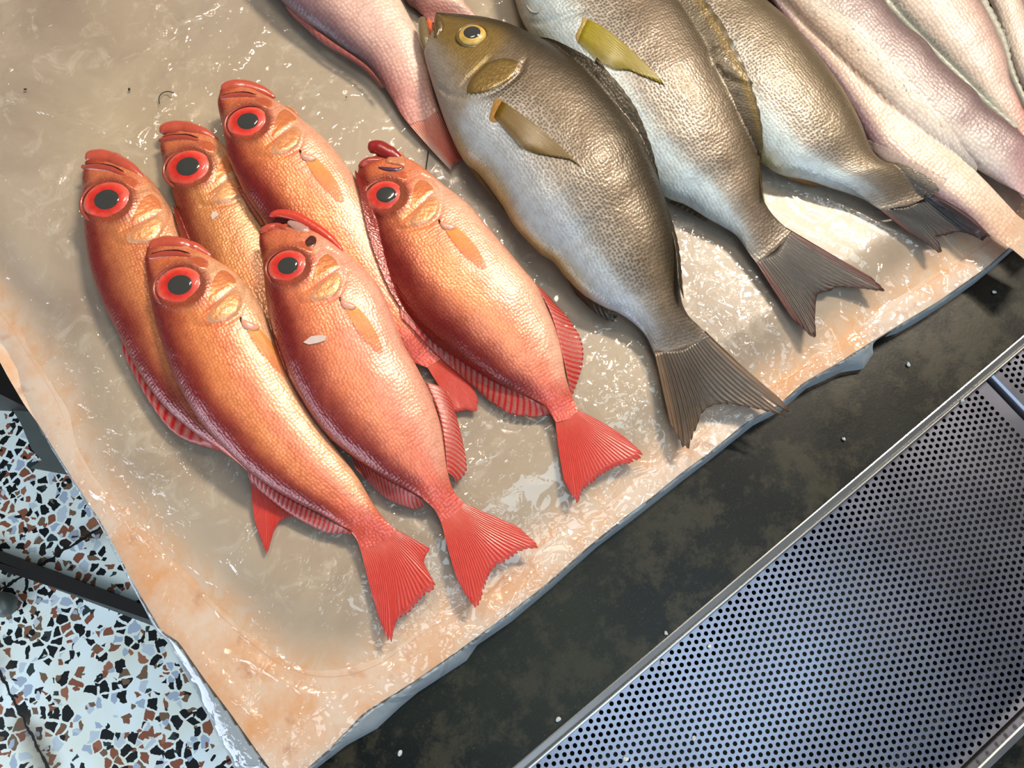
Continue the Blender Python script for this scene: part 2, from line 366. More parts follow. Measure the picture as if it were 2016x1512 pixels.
def red_fish(label, D, V, zc, eyepos, notch, col, mouth='shut', tail=None, dorsal=None, anal=None, pectoral=True, k=.5, pupil=(0, 0)):
    T, m = sim(TE, TN, eyepos, notch)
    op = T([(440, 520), (463, 531), (481, 554), (483, 572), (478, 598), (471, 618), (448, 633), (410, 641), (385, 640)])
    pre = T([(399, 613), (419, 598), (443, 579), (463, 563)])
    mx = T([(370, 516), (390, 521), (408, 527)])
    def disp(px, t, w):
        d = np.zeros(len(px)); hd = t < .4
        p = px[hd]
        e = np.hypot((p[:, 0] - eyepos[0]) / (46 * m), (p[:, 1] - eyepos[1]) / (40 * m))
        v = 1.6 * np.exp(-((e - 1.12) / .16) ** 2) - 2.2 * np.exp(-(e / .8) ** 4)
        v -= 1.3 * np.exp(-(pdist(p, op) / (3.6 * m)) ** 2) + .9 * np.exp(-(pdist(p, pre) / (2.8 * m)) ** 2)
        inn = inside(p, op + [tuple(eyepos)]); v += .7 * inn
        v += .25 * perlin(p[:, 0] / 9, p[:, 1] / 9)
        d[hd] = v
        return d + .5 * perlin(px[:, 0] / 45, px[:, 1] / 45)
    def colw(t, w, up, px):
        e = np.hypot((px[:, 0] - eyepos[0] - 3 * m) / (46 * m), (px[:, 1] - eyepos[1] + 2 * m) / (40 * m))
        return mix(col(t, w, up, px), lin(132, 56, 44), (1 - sst(1.02, 1.36, e)) * .75 * (t < .4))
    f = make_fish('red_fish', label, 'fish', 'red big-eyed fish on the ice', D, V, zc, M['red_skin'], colw, k=k, disp=disp)
    x, y = eyepos
    eye(f, x - 1 * m, y + 2 * m, 48 * m, 22.5 * m, [(0, lin(170, 36, 28)), (.5, lin(184, 38, 28)), (.66, lin(206, 54, 40)), (.82, lin(214, 92, 76)), (.92, lin(206, 116, 100)), (.97, lin(150, 62, 52)), (1, lin(90, 34, 28))], dome=.2, tilt=.4, pup=((pupil[0] + 2) * m, (pupil[1] + 1) * m), squash=.86, rim=(.06, lin(140, 62, 48)))
    plate = lin(222, 146, 98)
    gc = patch(f, 'gill_cover', T([(402, 628), (420, 601), (443, 581), (462, 566), (478, 573), (480, 597), (470, 617), (448, 631), (415, 638)]), .0007, plate, M['plate'], ecol=lin(228, 180, 142))
    patch(f, 'cheek_plate', T([(404, 603), (418, 545), (438, 523), (460, 532), (474, 553), (460, 561), (440, 575), (418, 593)]), .0002, lin(220, 132, 84), M['plate'])
    patch(f, 'upper_jaw_plate', T([(366, 507), (390, 503), (412, 513), (410, 530), (392, 528), (370, 518)]), .0005, lin(206, 104, 70), M['plate'], ecol=lin(214, 140, 106))
    if mouth == 'shut':
        blob(f, 'lower_jaw', T([(293, 489), (312, 481), (345, 481), (385, 490), (418, 506)]), [10 * m, 15 * m, 15 * m, 11 * m, 4 * m], lin(176, 78, 60), off=-2.2, flat=.75)
        blob(f, 'upper_lip', T([(291, 508), (320, 502), (352, 501), (384, 508)]), [5 * m, 7 * m, 6 * m, 2 * m], lin(158, 66, 52), off=-.6)
        blob(f, 'mouth_slit', T([(296, 500), (325, 494), (352, 493), (376, 499)]), [1.4 * m, 1.8 * m, 1.6 * m, .6 * m], lin(70, 22, 20), off=1.0, flat=.4)
    if pectoral:
        fc = lambda u, r, g: (mix(lin(244, 178, 92), lin(238, 140, 84), r), (.40 + .25 * (1 - g)) * (1 - .55 * r * r))
        fin(f, 'pectoral_fin', [T([(483, 640), (496, 648), (510, 642)]), T([(512, 690), (534, 694), (553, 688)]), T([(556, 738), (566, 744), (576, 742)])], [('body', .9), ('body', 1.6), ('body', 1.1)], 14, fc, jag=.05, rip=.15)
        blob(f, 'pectoral_base', T([(477, 630), (486, 640), (500, 644), (508, 641)]), [4 * m, 8 * m, 8.5 * m, 6 * m], lin(206, 150, 128), off=.8, flat=.6)
        blob(f, 'gill_notch', T([(473, 624), (477, 634), (486, 643)]), [2 * m, 3 * m, 2 * m], lin(48, 18, 14), off=.5, flat=.4)
    tf = lambda u, r, g: (mix(mix(lin(208, 84, 66), lin(206, 62, 50), sst(0, .5, r)), lin(170, 36, 32), .35 * (1 - g) * r), np.clip(.98 - .16 * r * g - .25 * sst(.9, 1, r), 0, 1))
    if tail: fin(f, 'tail_fin', tail[0], tail[1], 30, tf, jag=.05, rip=.2)
    sp = lambda u, r, g: (mix(lin(206, 130, 118), lin(176, 30, 28), np.clip((1 - g) * 1.3, 0, 1)), np.clip(.35 + .75 * (1 - g) + .3 * (1 - r), 0, 1))
    if dorsal: fin(f, 'dorsal_fin', dorsal[0], dorsal[1], int(dorsal[2] * 1.7), sp, jag=dorsal[3] if len(dorsal) > 3 else .14, rip=.22)
    if anal: fin(f, 'anal_fin', anal[0], anal[1], int(anal[2] * 1.6), sp, jag=.10, rip=.22)
    return f, T, m
A_D = [(168, 322), (163, 350), (165, 400), (170, 470), (180, 530), (205, 600), (235, 660), (262, 712), (295, 765), (335, 813), (385, 855), (430, 884), (470, 912), (492, 932)]
A_V = [(214, 318), (258, 326), (294, 352), (322, 388), (347, 432), (372, 490), (400, 560), (430, 640), (458, 715), (490, 790), (520, 850), (545, 895), (556, 920)]
red_fish('red big-eyed fish lying leftmost of all, its tail coming out under its neighbour', A_D, A_V, [(0, 12), (1, 9)], (214, 395), (312, 482),
    red_col(mid=lin(200, 112, 76), bel=lin(222, 158, 120), dark=lin(120, 34, 28), gold=lin(206, 136, 80), seed=1), pectoral=False,
    tail=([[(492, 925), (525, 925), (556, 915)], [(497, 990), (530, 975), (572, 960)], [(503, 1030), (512, 1060), (524, 1090), (533, 1068), (540, 1044), (556, 1024), (582, 1016)]], [9, 5, 3]),
    dorsal=([[(240, 668), (290, 758), (350, 822), (425, 878)], [(240, 690), (290, 782), (345, 850), (428, 882)], [(246, 702), (300, 798), (362, 862), (436, 890)]], [11, 9, 6], 8, .42))
B_D = [(318, 275), (316, 295), (326, 335), (337, 370), (350, 420), (372, 490), (400, 560), (440, 640), (490, 710), (540, 770), (590, 820), (640, 860), (680, 880)]
B_V = [(345, 259), (378, 257), (410, 264), (440, 286), (468, 330), (498, 390), (528, 450), (560, 520), (600, 600), (640, 680), (680, 750), (705, 810), (716, 850)]
red_fish('red big-eyed fish second from the left at the back, squeezed below two others', B_D, B_V, [(0, 9), (1, 7)], (373, 330), (481, 394),
    red_col(mid=lin(204, 122, 78), bel=lin(220, 166, 120), dark=lin(126, 48, 34), gold=lin(212, 150, 86), seed=2), pectoral=False, k=.42,
    tail=([[(680, 878), (700, 866), (716, 850)], [(700, 896), (715, 888), (728, 876)], [(712, 916), (724, 905), (744, 892)]], [6, 4, 4]))
C_D = [(433, 182), (429, 205), (436, 240), (443, 272), (449, 308), (465, 346), (485, 386), (513, 428), (550, 490), (600, 560), (660, 622), (730, 672), (790, 705), (842, 724)]
C_V = [(460, 170), (490, 175), (520, 188), (548, 203), (578, 224), (606, 246), (632, 268), (656, 293), (684, 330), (712, 370), (742, 424), (772, 486), (802, 552), (832, 612), (860, 652), (880, 684)]
red_fish('red big-eyed fish at the back middle, its nose highest of the six', C_D, C_V, [(0, 24), (.3, 24), (.6, 15), (1, 9)], (490, 241), (590, 298), red_col(seed=3),
    tail=([[(842, 724), (864, 708), (880, 684)], [(868, 766), (884, 748), (910, 730)], [(897, 811), (905, 811), (918, 808), (938, 811), (941, 800), (942, 785), (930, 763)]], [9, 6, 4]),
    dorsal=([[(472, 366), (490, 396), (508, 424), (520, 442)], [(469, 367), (486, 397), (504, 425), (517, 443)], [(467, 369), (484, 399), (502, 427), (516, 445)]], [23, 20, 18], 6))
F_D = [(706, 330), (704, 352), (708, 375), (715, 402), (722, 436), (735, 490), (752, 540), (774, 588), (800, 624), (840, 663), (880, 692), (916, 716), (953, 740), (982, 757), (1022, 775), (1057, 791), (1080, 808), (1094, 832)]
F_V = [(775, 310), (800, 312), (829, 329), (854, 349), (880, 371), (902, 388), (925, 407), (960, 448), (1003, 500), (1032, 535), (1055, 562), (1074, 602), (1092, 645), (1105, 690), (1114, 743), (1128, 785), (1140, 808)]
fF, TF, mF = red_fish('red big-eyed fish with open mouth, rightmost of the six', F_D, F_V, [(0, 17), (.5, 16), (1, 8)], (761, 385), (864, 435), red_col(mid=lin(228, 122, 92), bel=lin(240, 182, 156), seed=4), mouth='open',
    tail=([[(1094, 832), (1122, 826), (1142, 810)], [(1100, 885), (1145, 872), (1190, 834)], [(1112, 952), (1136, 992), (1148, 966), (1166, 952), (1190, 932), (1220, 918), (1245, 911), (1267, 896), (1240, 868)]], [8, 5, 3]),
    dorsal=([[(790, 606), (875, 682), (960, 738), (1082, 806)], [(795, 640), (880, 715), (975, 775), (1086, 812)], [(800, 634), (905, 735), (985, 806), (1040, 822), (1088, 815)]], [11, 8, 5], 16),
    anal=([[(1052, 556), (1082, 612), (1104, 684), (1124, 772)], [(1072, 575), (1108, 628), (1126, 696), (1126, 776)], [(1082, 585), (1122, 630), (1147, 675), (1147, 720), (1128, 778)]], [10, 7, 4], 14))
blob(fF, 'lower_jaw', [(724, 292), (742, 290), (764, 300), (790, 316)], [11, 15, 14, 8], lin(134, 32, 32), z=Z0 + .022, flat=.8)
blob(fF, 'upper_lip', [(708, 328), (724, 318), (746, 316), (768, 312)], [6, 8, 7, 4], lin(150, 54, 46), z=Z0 + .021)
patch(fF, 'jaw_flap', [(768, 303), (786, 297), (797, 307), (800, 327), (776, 325), (757, 319)], .0016, lin(224, 150, 112), M['plate'])
blob(fF, 'mouth_fold', [(744, 329), (766, 333), (782, 334), (796, 328)], [1.5, 4, 4.5, 1.5], lin(84, 56, 74), off=.8, flat=.5)
D_D = [(289, 492), (286, 515), (292, 560), (302, 610), (315, 660), (335, 720), (356, 766), (386, 816), (421, 860), (460, 900), (500, 936), (546, 968), (592, 993), (632, 1012), (663, 1030), (688, 1046), (702, 1062), (710, 1084)]
D_V = [(318, 480), (350, 481), (385, 492), (430, 515), (470, 545), (500, 580), (522, 620), (541, 670), (563, 722), (590, 772), (620, 821), (650, 866), (680, 906), (705, 941), (725, 975), (747, 1010), (768, 1033), (783, 1046)]
red_fish('red big-eyed fish in the left front, wholly visible with forked tail', D_D, D_V, [(0, 29), (.45, 27), (1, 8)], TE, TN, red_col(seed=5, bel=lin(232, 176, 138)),
    tail=([[(710, 1082), (745, 1075), (783, 1044)], [(727, 1150), (770, 1122), (822, 1066)], [(737, 1186), (750, 1232), (769, 1268), (780, 1226), (807, 1207), (832, 1177), (858, 1156), (846, 1130), (835, 1105), (847, 1079)]], [8, 5, 3]),
    dorsal=([[(488, 925), (550, 970), (612, 1003), (690, 1048)], [(492, 945), (556, 998), (618, 1030), (690, 1052)], [(500, 958), (560, 1002), (606, 1032), (645, 1050), (684, 1050)]], [12, 9, 6], 14))
E_D = [(511, 458), (511, 482), (518, 520), (522, 560), (527, 600), (537, 650), (553, 700), (574, 752), (602, 802), (634, 846), (668, 880), (702, 906), (738, 930), (774, 950), (806, 966), (836, 986), (856, 1004), (868, 1028)]
E_V = [(545, 447), (580, 445), (615, 452), (650, 470), (684, 500), (716, 528), (744, 560), (764, 600), (780, 640), (797, 682), (818, 718), (840, 760), (856, 800), (868, 840), (874, 880), (880, 922), (890, 960), (904, 980), (914, 990)]
fE, TEm, mE = red_fish('red big-eyed fish in the front centre with gaping mouth and torn gills', E_D, E_V, [(0, 33), (.4, 31), (1, 9)], (569, 524), (669, 588), red_col(mid=lin(232, 122, 92), bel=lin(238, 170, 146), gamt=.35, seed=6), mouth='open',
    tail=([[(868, 1026), (890, 1018), (912, 990)], [(886, 1095), (930, 1070), (972, 1016)], [(900, 1140), (918, 1176), (938, 1197), (953, 1165), (968, 1124), (1001, 1103), (1033, 1083), (1060, 1076), (1022, 1038)]], [9, 6, 4]),
    dorsal=([[(690, 896), (745, 934), (790, 958), (830, 984)], [(705, 925), (752, 962), (795, 985), (834, 992)], [(715, 938), (750, 974), (782, 992), (815, 1002), (836, 996)]], [14, 9, 6], 11),
    anal=([[(838, 752), (862, 810), (874, 868), (881, 930)], [(868, 762), (890, 822), (898, 884), (894, 940)], [(885, 775), (907, 850), (920, 920), (910, 940), (896, 952)]], [12, 9, 6], 12))
blob(fE, 'lower_lip', [(513, 458), (528, 449), (550, 446), (566, 452)], [6, 8, 7, 3], lin(172, 70, 52), off=.5)
blob(fE, 'upper_jaw', [(530, 426), (548, 420), (580, 426), (612, 443), (648, 468), (676, 496)], [6, 9, 10, 10, 8, 4], lin(190, 62, 46), z=Z0 + .038)
blob(fE, 'torn_gill', [(566, 436), (584, 445), (600, 458), (612, 470)], [4, 9, 13, 6], lin(168, 128, 120), z=Z0 + .039, flat=.45)
patch(fE, 'gill_hole', [(598, 476), (612, 462), (624, 468), (622, 482), (610, 491), (600, 488)], .0006, lin(70, 34, 28), M['flesh'])
# ------------------------------------------------------------------ pale pink fish
def pale_col(dark=lin(120, 92, 98), mid=lin(214, 168, 156), bel=lin(232, 214, 198), tail=lin(214, 130, 118), td=.8, lo=.1, seed=0, dside=1):
    def fn(t, w, up, px):
        x = dside * w + .14 * perlin(t * 7 + seed, w * 2) + .05 * perlin(t * 30, w * 8 + seed)
        c = mix(bel, mid, sst(-.7, lo, x)); c = mix(c, dark, sst(lo + .1, .9, x)); return mix(c, tail, sst(td, 1, t) * .7) * .76
    return fn
def pale(label, D, V, zc, col, k=.46, kl=.6):
    return make_fish('pale_fish', label, 'fish', 'pale pink fish', D, V, zc, M['pale_skin'], col, k=k, N=220, Mr=96, klow=kl, disp=lambda px, t, w: .5 * perlin(px[:, 0] / 40, px[:, 1] / 40))
clear = lambda c, a: (lambda u, r, g: (mix(c, np.asarray(c) * .7, (1 - g)), np.clip(a + .3 * (1 - g) - .2 * r, 0, 1)))
w4 = pale('pale fish cut off by the top right corner, furthest from the red ones', [(1900, -190), (1950, -110), (1990, -40), (2012, 6), (2030, 60), (2060, 130), (2090, 200)], [(1850, -130), (1900, -60), (1948, 0), (1974, 70), (1998, 140), (2030, 200), (2060, 260)], [(0, 8), (1, 6)], pale_col(seed=26, mid=lin(226, 200, 186)), kl=.5)
w3 = pale('pale pink fish behind the jagged-backed one, third pale one along', [(1760, -190), (1830, -110), (1890, -44), (1922, 2), (1946, 43), (1967, 87), (1980, 123), (1987, 159), (2003, 195), (2018, 224), (2050, 270)],
    [(1640, -140), (1690, -70), (1740, -6), (1772, 34), (1806, 68), (1838, 100), (1886, 146), (1945, 204), (1990, 246), (2034, 292)], [(0, 10), (1, 7)], pale_col(seed=25, dark=lin(150, 118, 116), mid=lin(224, 192, 180), bel=lin(234, 212, 196), lo=.2))
fin(w3, 'dorsal_fin', [[(1926, 0), (1964, 76), (1984, 146), (2014, 214)], [(1936, -2), (1972, 72), (1992, 142), (2022, 210)], [(1944, -4), (1981, 70), (1999, 138), (2030, 206)]], [(10, 8), 11, 11], 14, clear(lin(216, 218, 204), .5), jag=.25)
w2 = pale('mauve-grey fish with jagged dark back, second pale one from the grey fish', [(1560, -190), (1620, -110), (1680, -44), (1732, 2), (1750, 26), (1778, 56), (1817, 86), (1840, 116), (1871, 147), (1911, 180), (1937, 212), (1970, 236), (1996, 258), (2030, 286), (2070, 324)],
    [(1440, -120), (1500, -50), (1560, 14), (1610, 70), (1664, 130), (1720, 190), (1775, 240), (1830, 280), (1872, 300), (1902, 318), (1938, 340), (1975, 362), (2030, 392)], [(0, 11), (1, 8)], pale_col(seed=24, dark=lin(92, 70, 74), mid=lin(176, 152, 152), bel=lin(222, 208, 198), lo=-.05, tail=lin(206, 150, 160), td=.85))
fin(w2, 'dorsal_fin', [[(1728, 0), (1800, 76), (1880, 158), (1990, 254)], [(1740, 0), (1812, 72), (1892, 152), (2000, 252)], [(1752, -6), (1826, 70), (1906, 150), (2010, 252)]], [(11, 9), (14, 11), (14, 10)], 20, clear(lin(214, 216, 200), .5), jag=.3, rip=.6)
fin(w2, 'tail_fin', [[(2010, 384), (2035, 360), (2062, 320)], [(2040, 420), (2065, 390), (2085, 350)], [(2080, 470), (2110, 440), (2140, 400)]], [6, 5, 4], 12, lambda u, r, g: (mix(lin(206, 170, 164), lin(190, 170, 160), r), .8 - .2 * g), jag=.05)
w1 = pale('pale cream fish lying against the yellow-edged grey fish, tail over the board edge', [(1350, -250), (1410, -160), (1470, -70), (1520, 0), (1580, 80), (1640, 160), (1690, 240), (1722, 300), (1760, 340), (1800, 366), (1830, 385), (1862, 408), (1905, 434), (1950, 464), (1990, 490)],
    [(1470, -160), (1530, -60), (1579, 6), (1598, 31), (1629, 51), (1660, 69), (1693, 100), (1731, 143), (1783, 200), (1834, 253), (1880, 302), (1910, 330), (1938, 358), (1966, 386), (1992, 412), (2022, 446)], [(0, 9), (.7, 8), (1, 7)], pale_col(seed=23, bel=lin(240, 224, 208), mid=lin(236, 206, 184), dark=lin(150, 120, 128), lo=.25, tail=lin(232, 184, 150), td=.86), k=.36)
fin(w1, 'tail_fin', [[(1946, 458), (1975, 425), (1992, 412)], [(1990, 488), (2010, 464), (2030, 444)], [(2050, 540), (2075, 510), (2096, 480)]], [7, 7, 7], 16, lambda u, r, g: (mix(lin(230, 186, 150), lin(224, 206, 188), r), .85 - .25 * g * r), jag=.05)
fin(w1, 'anal_fin', [[(1712, 284), (1760, 338), (1830, 382)], [(1706, 282), (1765, 326), (1850, 372)], [(1708, 274), (1780, 306), (1866, 352)]], [('body', .6), ('body', 1.2), ('body', .8)], 14, clear(lin(226, 206, 198), .38), jag=.1, rip=.2)
p2 = pale('pink fish tail at the top edge, half hidden by the golden-eyed fish\'s open mouth', [(700, -200), (745, -100), (796, -4), (815, 14), (832, 30), (846, 44)], [(860, -220), (888, -110), (912, 0), (926, 20), (938, 34), (940, 52)], [(0, 10), (1, 4)], pale_col(seed=22, dark=lin(150, 110, 112)), kl=.5)
p1 = pale('pale pink fish coming in from the top edge, its tail tucked beneath the golden-eyed fish', [(390, -250), (440, -150), (500, -60), (556, 2), (582, 27), (606, 47), (649, 76), (686, 104), (723, 130), (748, 159), (768, 188), (788, 222), (806, 246)],
    [(640, -320), (690, -200), (740, -90), (788, 0), (808, 37), (828, 76), (840, 124), (848, 161), (857, 198), (864, 218)], [(0, 17), (.6, 15), (1, 7)], pale_col(seed=21, bel=lin(234, 208, 190)))
fin(p1, 'tail_fin', [[(804, 243), (836, 240), (864, 216)], [(836, 280), (858, 272), (880, 252)], [(888, 336), (890, 330), (896, 322), (906, 318), (914, 312)]], [7, 5, 3], 14, lambda u, r, g: (mix(lin(214, 132, 112), mix(lin(222, 206, 190), lin(206, 92, 70), np.clip(u * 3, 0, 1)), r), .95 - .4 * sst(.85, 1, r)), jag=.05)
fin(p1, 'dorsal_fin', [[(560, 8), (640, 72), (720, 128), (756, 172)], [(575, 30), (635, 82), (712, 132), (752, 172)], [(590, 42), (640, 90), (680, 112), (715, 136), (750, 174)]], [14, 12, 9], 14, lambda u, r, g: (mix(lin(176, 100, 90), lin(120, 80, 88), r), .85 + 0 * u), jag=.3)
# ------------------------------------------------------------------ three grey-brown grunts
def grunt_col(dark=lin(52, 43, 26), mid=lin(112, 96, 76), low=lin(136, 128, 118), bel=lin(172, 178, 184), edge=lin(150, 128, 44), dedge=None, head=lin(128, 104, 52), tailc=lin(92, 80, 68), seed=0, headt=.2):
    def fn(t, w, up, px):
        n1 = perlin(t * 8 + seed, w * 2 + seed); x = w + .08 * n1
        c = mix(bel, low, sst(-.62, -.3, x)); c = mix(c, mid, sst(-.3, .15, x)); c = mix(c, dark, sst(.2, .82, x))
        if edge is not None: c = mix(c, edge, (1 - sst(-1.0, -.8, x)) * sst(.1, .2, t) * (1 - sst(.72, .85, t)) * .8)
        if dedge is not None: c = mix(c, dedge, sst(.86, .97, x) * (1 - sst(.75, .95, t)))
        hm = 1 - sst(headt - .03, headt + .02, t + .05 * w)
        hc = mix(mix(lin(150, 140, 128), head, sst(-.75, -.2, x)), dark, sst(.35, .85, x)); c = mix(c, hc, hm)
        c = mix(c, tailc, sst(.85, .99, t) * .9)
        a = np.exp(-((x + .12) / .42) ** 2) * sst(headt, headt + .06, t) * (1 - sst(.75, .95, t)) * .85 + .12
        return np.column_stack([c, np.clip(a, 0, 1)])
    return fn
def grunt(label, D, V, zc, col, k=.44, op=None, **kw):
    def disp(px, t, w):
        d = .5 * perlin(px[:, 0] / 50, px[:, 1] / 50)
        for line, wd, dp in (op or []):
            d = d - dp * np.exp(-(pdist(px, line) / wd) ** 2)
        return d
    return make_fish('grunt_fish', label, 'fish', 'grey-brown fish beside the red ones', D, V, zc, M['grunt_skin'], col, k=k, N=260, disp=disp, nose=.25, **kw)
yel = lambda base, tip: (lambda u, r, g: (mix(mix(base, tip, r), np.asarray(base) * .4, .6 * (1 - g)), np.clip(1.0 + .1 * (1 - g) - .1 * r - .6 * sst(.5, .98, u), 0, 1)))
def brown(edge, mid, bands=True):
    return lambda u, r, g: (mix(mix(mid, edge, np.clip(sst(.36, .5, np.abs(u - .5)) + sst(.6, 1, r) * .4, 0, 1)), lin(24, 20, 18), .4 * (1 - g) + .25 * np.exp(-((u - .5) / .14) ** 2)), np.clip(1 - .12 * r * g - .2 * sst(.85, 1, r), 0, 1))
# third (right) fish first, it lies lowest
G3_D = [(1330, -190), (1400, -110), (1458, -40), (1500, 4), (1540, 38), (1574, 74), (1608, 118), (1637, 156), (1664, 197), (1692, 248), (1714, 298), (1738, 322), (1765, 332), (1795, 348), (1822, 364), (1840, 386)]
G3_V = [(1180, -130), (1210, -40), (1250, 40), (1300, 110), (1350, 170), (1400, 225), (1445, 272), (1499, 317), (1536, 341), (1590, 353), (1641, 370), (1668, 379), (1699, 392), (1720, 405), (1735, 414)]
g3 = grunt('grey-brown fish third from the red ones, yellow back edge, touching a pale fish', G3_D, G3_V, [(0, 16), (.6, 15), (1, 8)], grunt_col(dark=lin(90, 76, 54), mid=lin(126, 112, 92), low=lin(150, 142, 132), bel=lin(192, 202, 202), dedge=lin(128, 98, 22), edge=lin(196, 176, 100), seed=11, headt=.24))
fin(g3, 'tail_fin', [[(1736, 415), (1785, 412), (1840, 384)], [(1775, 447), (1822, 440), (1882, 424)], [(1800, 464), (1828, 482), (1854, 500), (1850, 480), (1842, 468), (1868, 462), (1888, 456), (1915, 463), (1943, 477), (1925, 460)]], [7, 5, 3], 18, brown(lin(92, 48, 36), lin(58, 54, 54)), jag=.06)
fin(g3, 'pectoral_fin', [[(1404, 100), (1404, 112), (1408, 126)], [(1432, 112), (1428, 124), (1426, 138)], [(1486, 166), (1478, 163), (1452, 154)]], [('body', 1), ('body', 1.8), ('body', 1)], 10, yel(lin(170, 150, 24), lin(150, 124, 20)))
fin(g3, 'anal_fin', [[(1534, 340), (1560, 346), (1600, 356)], [(1550, 350), (1580, 356), (1612, 364)], [(1562, 354), (1596, 364), (1628, 368)]], [8, 6, 4], 7, yel(lin(168, 118, 30), lin(150, 104, 22)))
fin(g3, 'dorsal_fin', [[(1460, -40), (1570, 70), (1662, 194), (1716, 300)], [(1462, -41), (1573, 68), (1665, 193), (1719, 302)], [(1464, -42), (1576, 66), (1668, 192), (1722, 306)]], [14, 13, 12], 16, yel(lin(134, 102, 24), lin(100, 78, 24)), jag=.25, rip=.1)
G2_D = [(1190, -170), (1240, -110), (1290, -56), (1335, -2), (1358, 22), (1385, 62), (1410, 104), (1438, 161), (1460, 206), (1479, 260), (1490, 302), (1497, 345), (1502, 390), (1514, 414), (1528, 430), (1545, 446), (1560, 456)]
G2_V = [(1010, -150), (998, -80), (1010, -20), (1024, 30), (1050, 75), (1085, 130), (1120, 190), (1160, 245), (1205, 295), (1250, 340), (1307, 384), (1350, 402), (1392, 428), (1420, 444), (1450, 464), (1472, 495), (1490, 519)]
op2 = [(1151, 20), (1124, 27), (1099, 37), (1069, 45), (1040, 44), (1020, 40)]
g2 = grunt('grey-brown fish second of three, overlapped by the dark one with a golden eye', G2_D, G2_V, [(0, 19), (.6, 18), (1, 8)], grunt_col(dark=lin(80, 68, 48), mid=lin(122, 106, 88), low=lin(152, 144, 134), bel=lin(190, 202, 206), dedge=lin(104, 82, 22), edge=lin(190, 188, 160), seed=12, headt=.30), op=[(op2, 4, 1.4)])
fin(g2, 'tail_fin', [[(1490, 519), (1532, 500), (1562, 456)], [(1543, 602), (1590, 560), (1650, 508)], [(1566, 632), (1604, 665), (1605, 625), (1610, 580), (1636, 572), (1650, 564), (1700, 568), (1743, 573), (1716, 546)]], [8, 5, 3], 20, brown(lin(96, 36, 26), lin(66, 58, 52)), jag=.04)
fin(g2, 'pectoral_fin', [[(1157, 38), (1146, 60), (1138, 82)], [(1222, 80), (1200, 100), (1176, 118)], [(1314, 171), (1290, 160), (1264, 150), (1240, 139), (1212, 138), (1196, 128)]], [('body', .9), ('body', 1.6), ('body', .9)], 14, yel(lin(172, 154, 30), lin(150, 130, 24)), jag=.08, thick=.0003)
patch(g2, 'pectoral_base', [(1148, 28), (1163, 40), (1167, 58), (1154, 80), (1138, 90), (1130, 72), (1142, 48)], .0004, lin(158, 132, 64), M['flesh'], ecol=lin(150, 138, 118))
fin(g2, 'anal_fin', [[(1330, 392), (1360, 406), (1396, 430)], [(1322, 396), (1356, 412), (1392, 434)], [(1318, 398), (1352, 416), (1390, 436)]], [9, 7, 6], 7, yel(lin(84, 70, 36), lin(60, 52, 34)))
fin(g2, 'dorsal_fin', [[(1340, 0), (1412, 104), (1478, 250), (1502, 390)], [(1342, -1), (1414, 103), (1480, 250), (1504, 392)], [(1344, -2), (1416, 102), (1483, 251), (1506, 395)]], [19, 18, 15], 16, yel(lin(110, 86, 24), lin(64, 52, 26)), jag=.25, rip=.1)
blob(g2, 'chin_fold', [(1036, 10), (1046, 22), (1058, 24), (1070, 12)], [1, 2, 2, 1], lin(160, 156, 146), off=.2, flat=.5)
G1_D = [(861, 25), (900, 30), (930, 35), (969, 43), (1006, 55), (1043, 72), (1085, 94), (1122, 119), (1160, 146), (1190, 176), (1224, 218), (1255, 263), (1277, 312), (1296, 360), (1311, 408), (1326, 455), (1332, 498), (1336, 540), (1341, 590), (1354, 620), (1376, 642), (1400, 664)]
G1_V = [(853, 79), (843, 85), (836, 100), (838, 119), (849, 158), (863, 201), (879, 246), (899, 291), (917, 320), (938, 336), (958, 360), (988, 402), (1010, 440), (1034, 468), (1064, 498), (1089, 514), (1114, 545), (1150, 580), (1190, 604), (1219, 616), (1250, 638), (1273, 664), (1290, 702)]
pre1 = [(961, 117), (944, 131), (930, 146), (919, 156), (909, 169)]
op1 = [(1031, 119), (1026, 138), (1013, 154), (993, 169), (971, 182), (939, 191), (907, 192), (880, 184), (864, 170)]
g1 = grunt('dark grey-brown fish with golden round eye, lying next to the red ones', G1_D, G1_V, [(0, 25), (.55, 25), (1, 9)], grunt_col(seed=13, headt=.225), op=[(pre1, 3.5, 1.0), (op1, 4, 1.6)])
eye(g1, 930, 70, 27, 15.5, [(0, lin(120, 96, 40)), (.55, lin(196, 160, 74)), (.66, lin(176, 140, 56)), (.85, lin(206, 176, 96)), (.95, lin(160, 130, 60)), (1, lin(70, 54, 26))], dome=.3, squash=.95, rim=(.08, lin(96, 76, 36)))
patch(g1, 'gill_cover', [(1031, 119), (1025, 139), (1013, 155), (994, 169), (971, 181), (940, 190), (914, 190), (910, 176), (920, 156), (944, 131), (962, 117), (1000, 108)], .0004, lin(124, 100, 52), M['plate'], ecol=lin(88, 70, 40))
blob(g1, 'lower_jaw', [(831, 33), (833, 54), (837, 76), (843, 100)], [6, 9, 11, 9], lin(106, 92, 66), z=Z0 + .025)
blob(g1, 'upper_jaw', [(862, 29), (864, 44), (866, 60), (858, 78)], [5, 9, 9, 5], lin(86, 66, 34), z=Z0 + .032)
blob(g1, 'tongue', [(843, 38), (848, 54), (853, 76)], [4, 6, 4], lin(206, 98, 62), z=Z0 + .022)
fin(g1, 'pectoral_fin', [[(988, 199), (980, 213), (972, 230)], [(1066, 256), (1042, 272), (1016, 280)], [(1147, 331), (1128, 318), (1108, 312), (1074, 306), (1044, 298), (1020, 286)]], [('body', .9), ('body', 1.7), ('body', .9)], 15, yel(lin(116, 86, 8), lin(114, 86, 8)), jag=.06, rip=.3, thick=.0003)
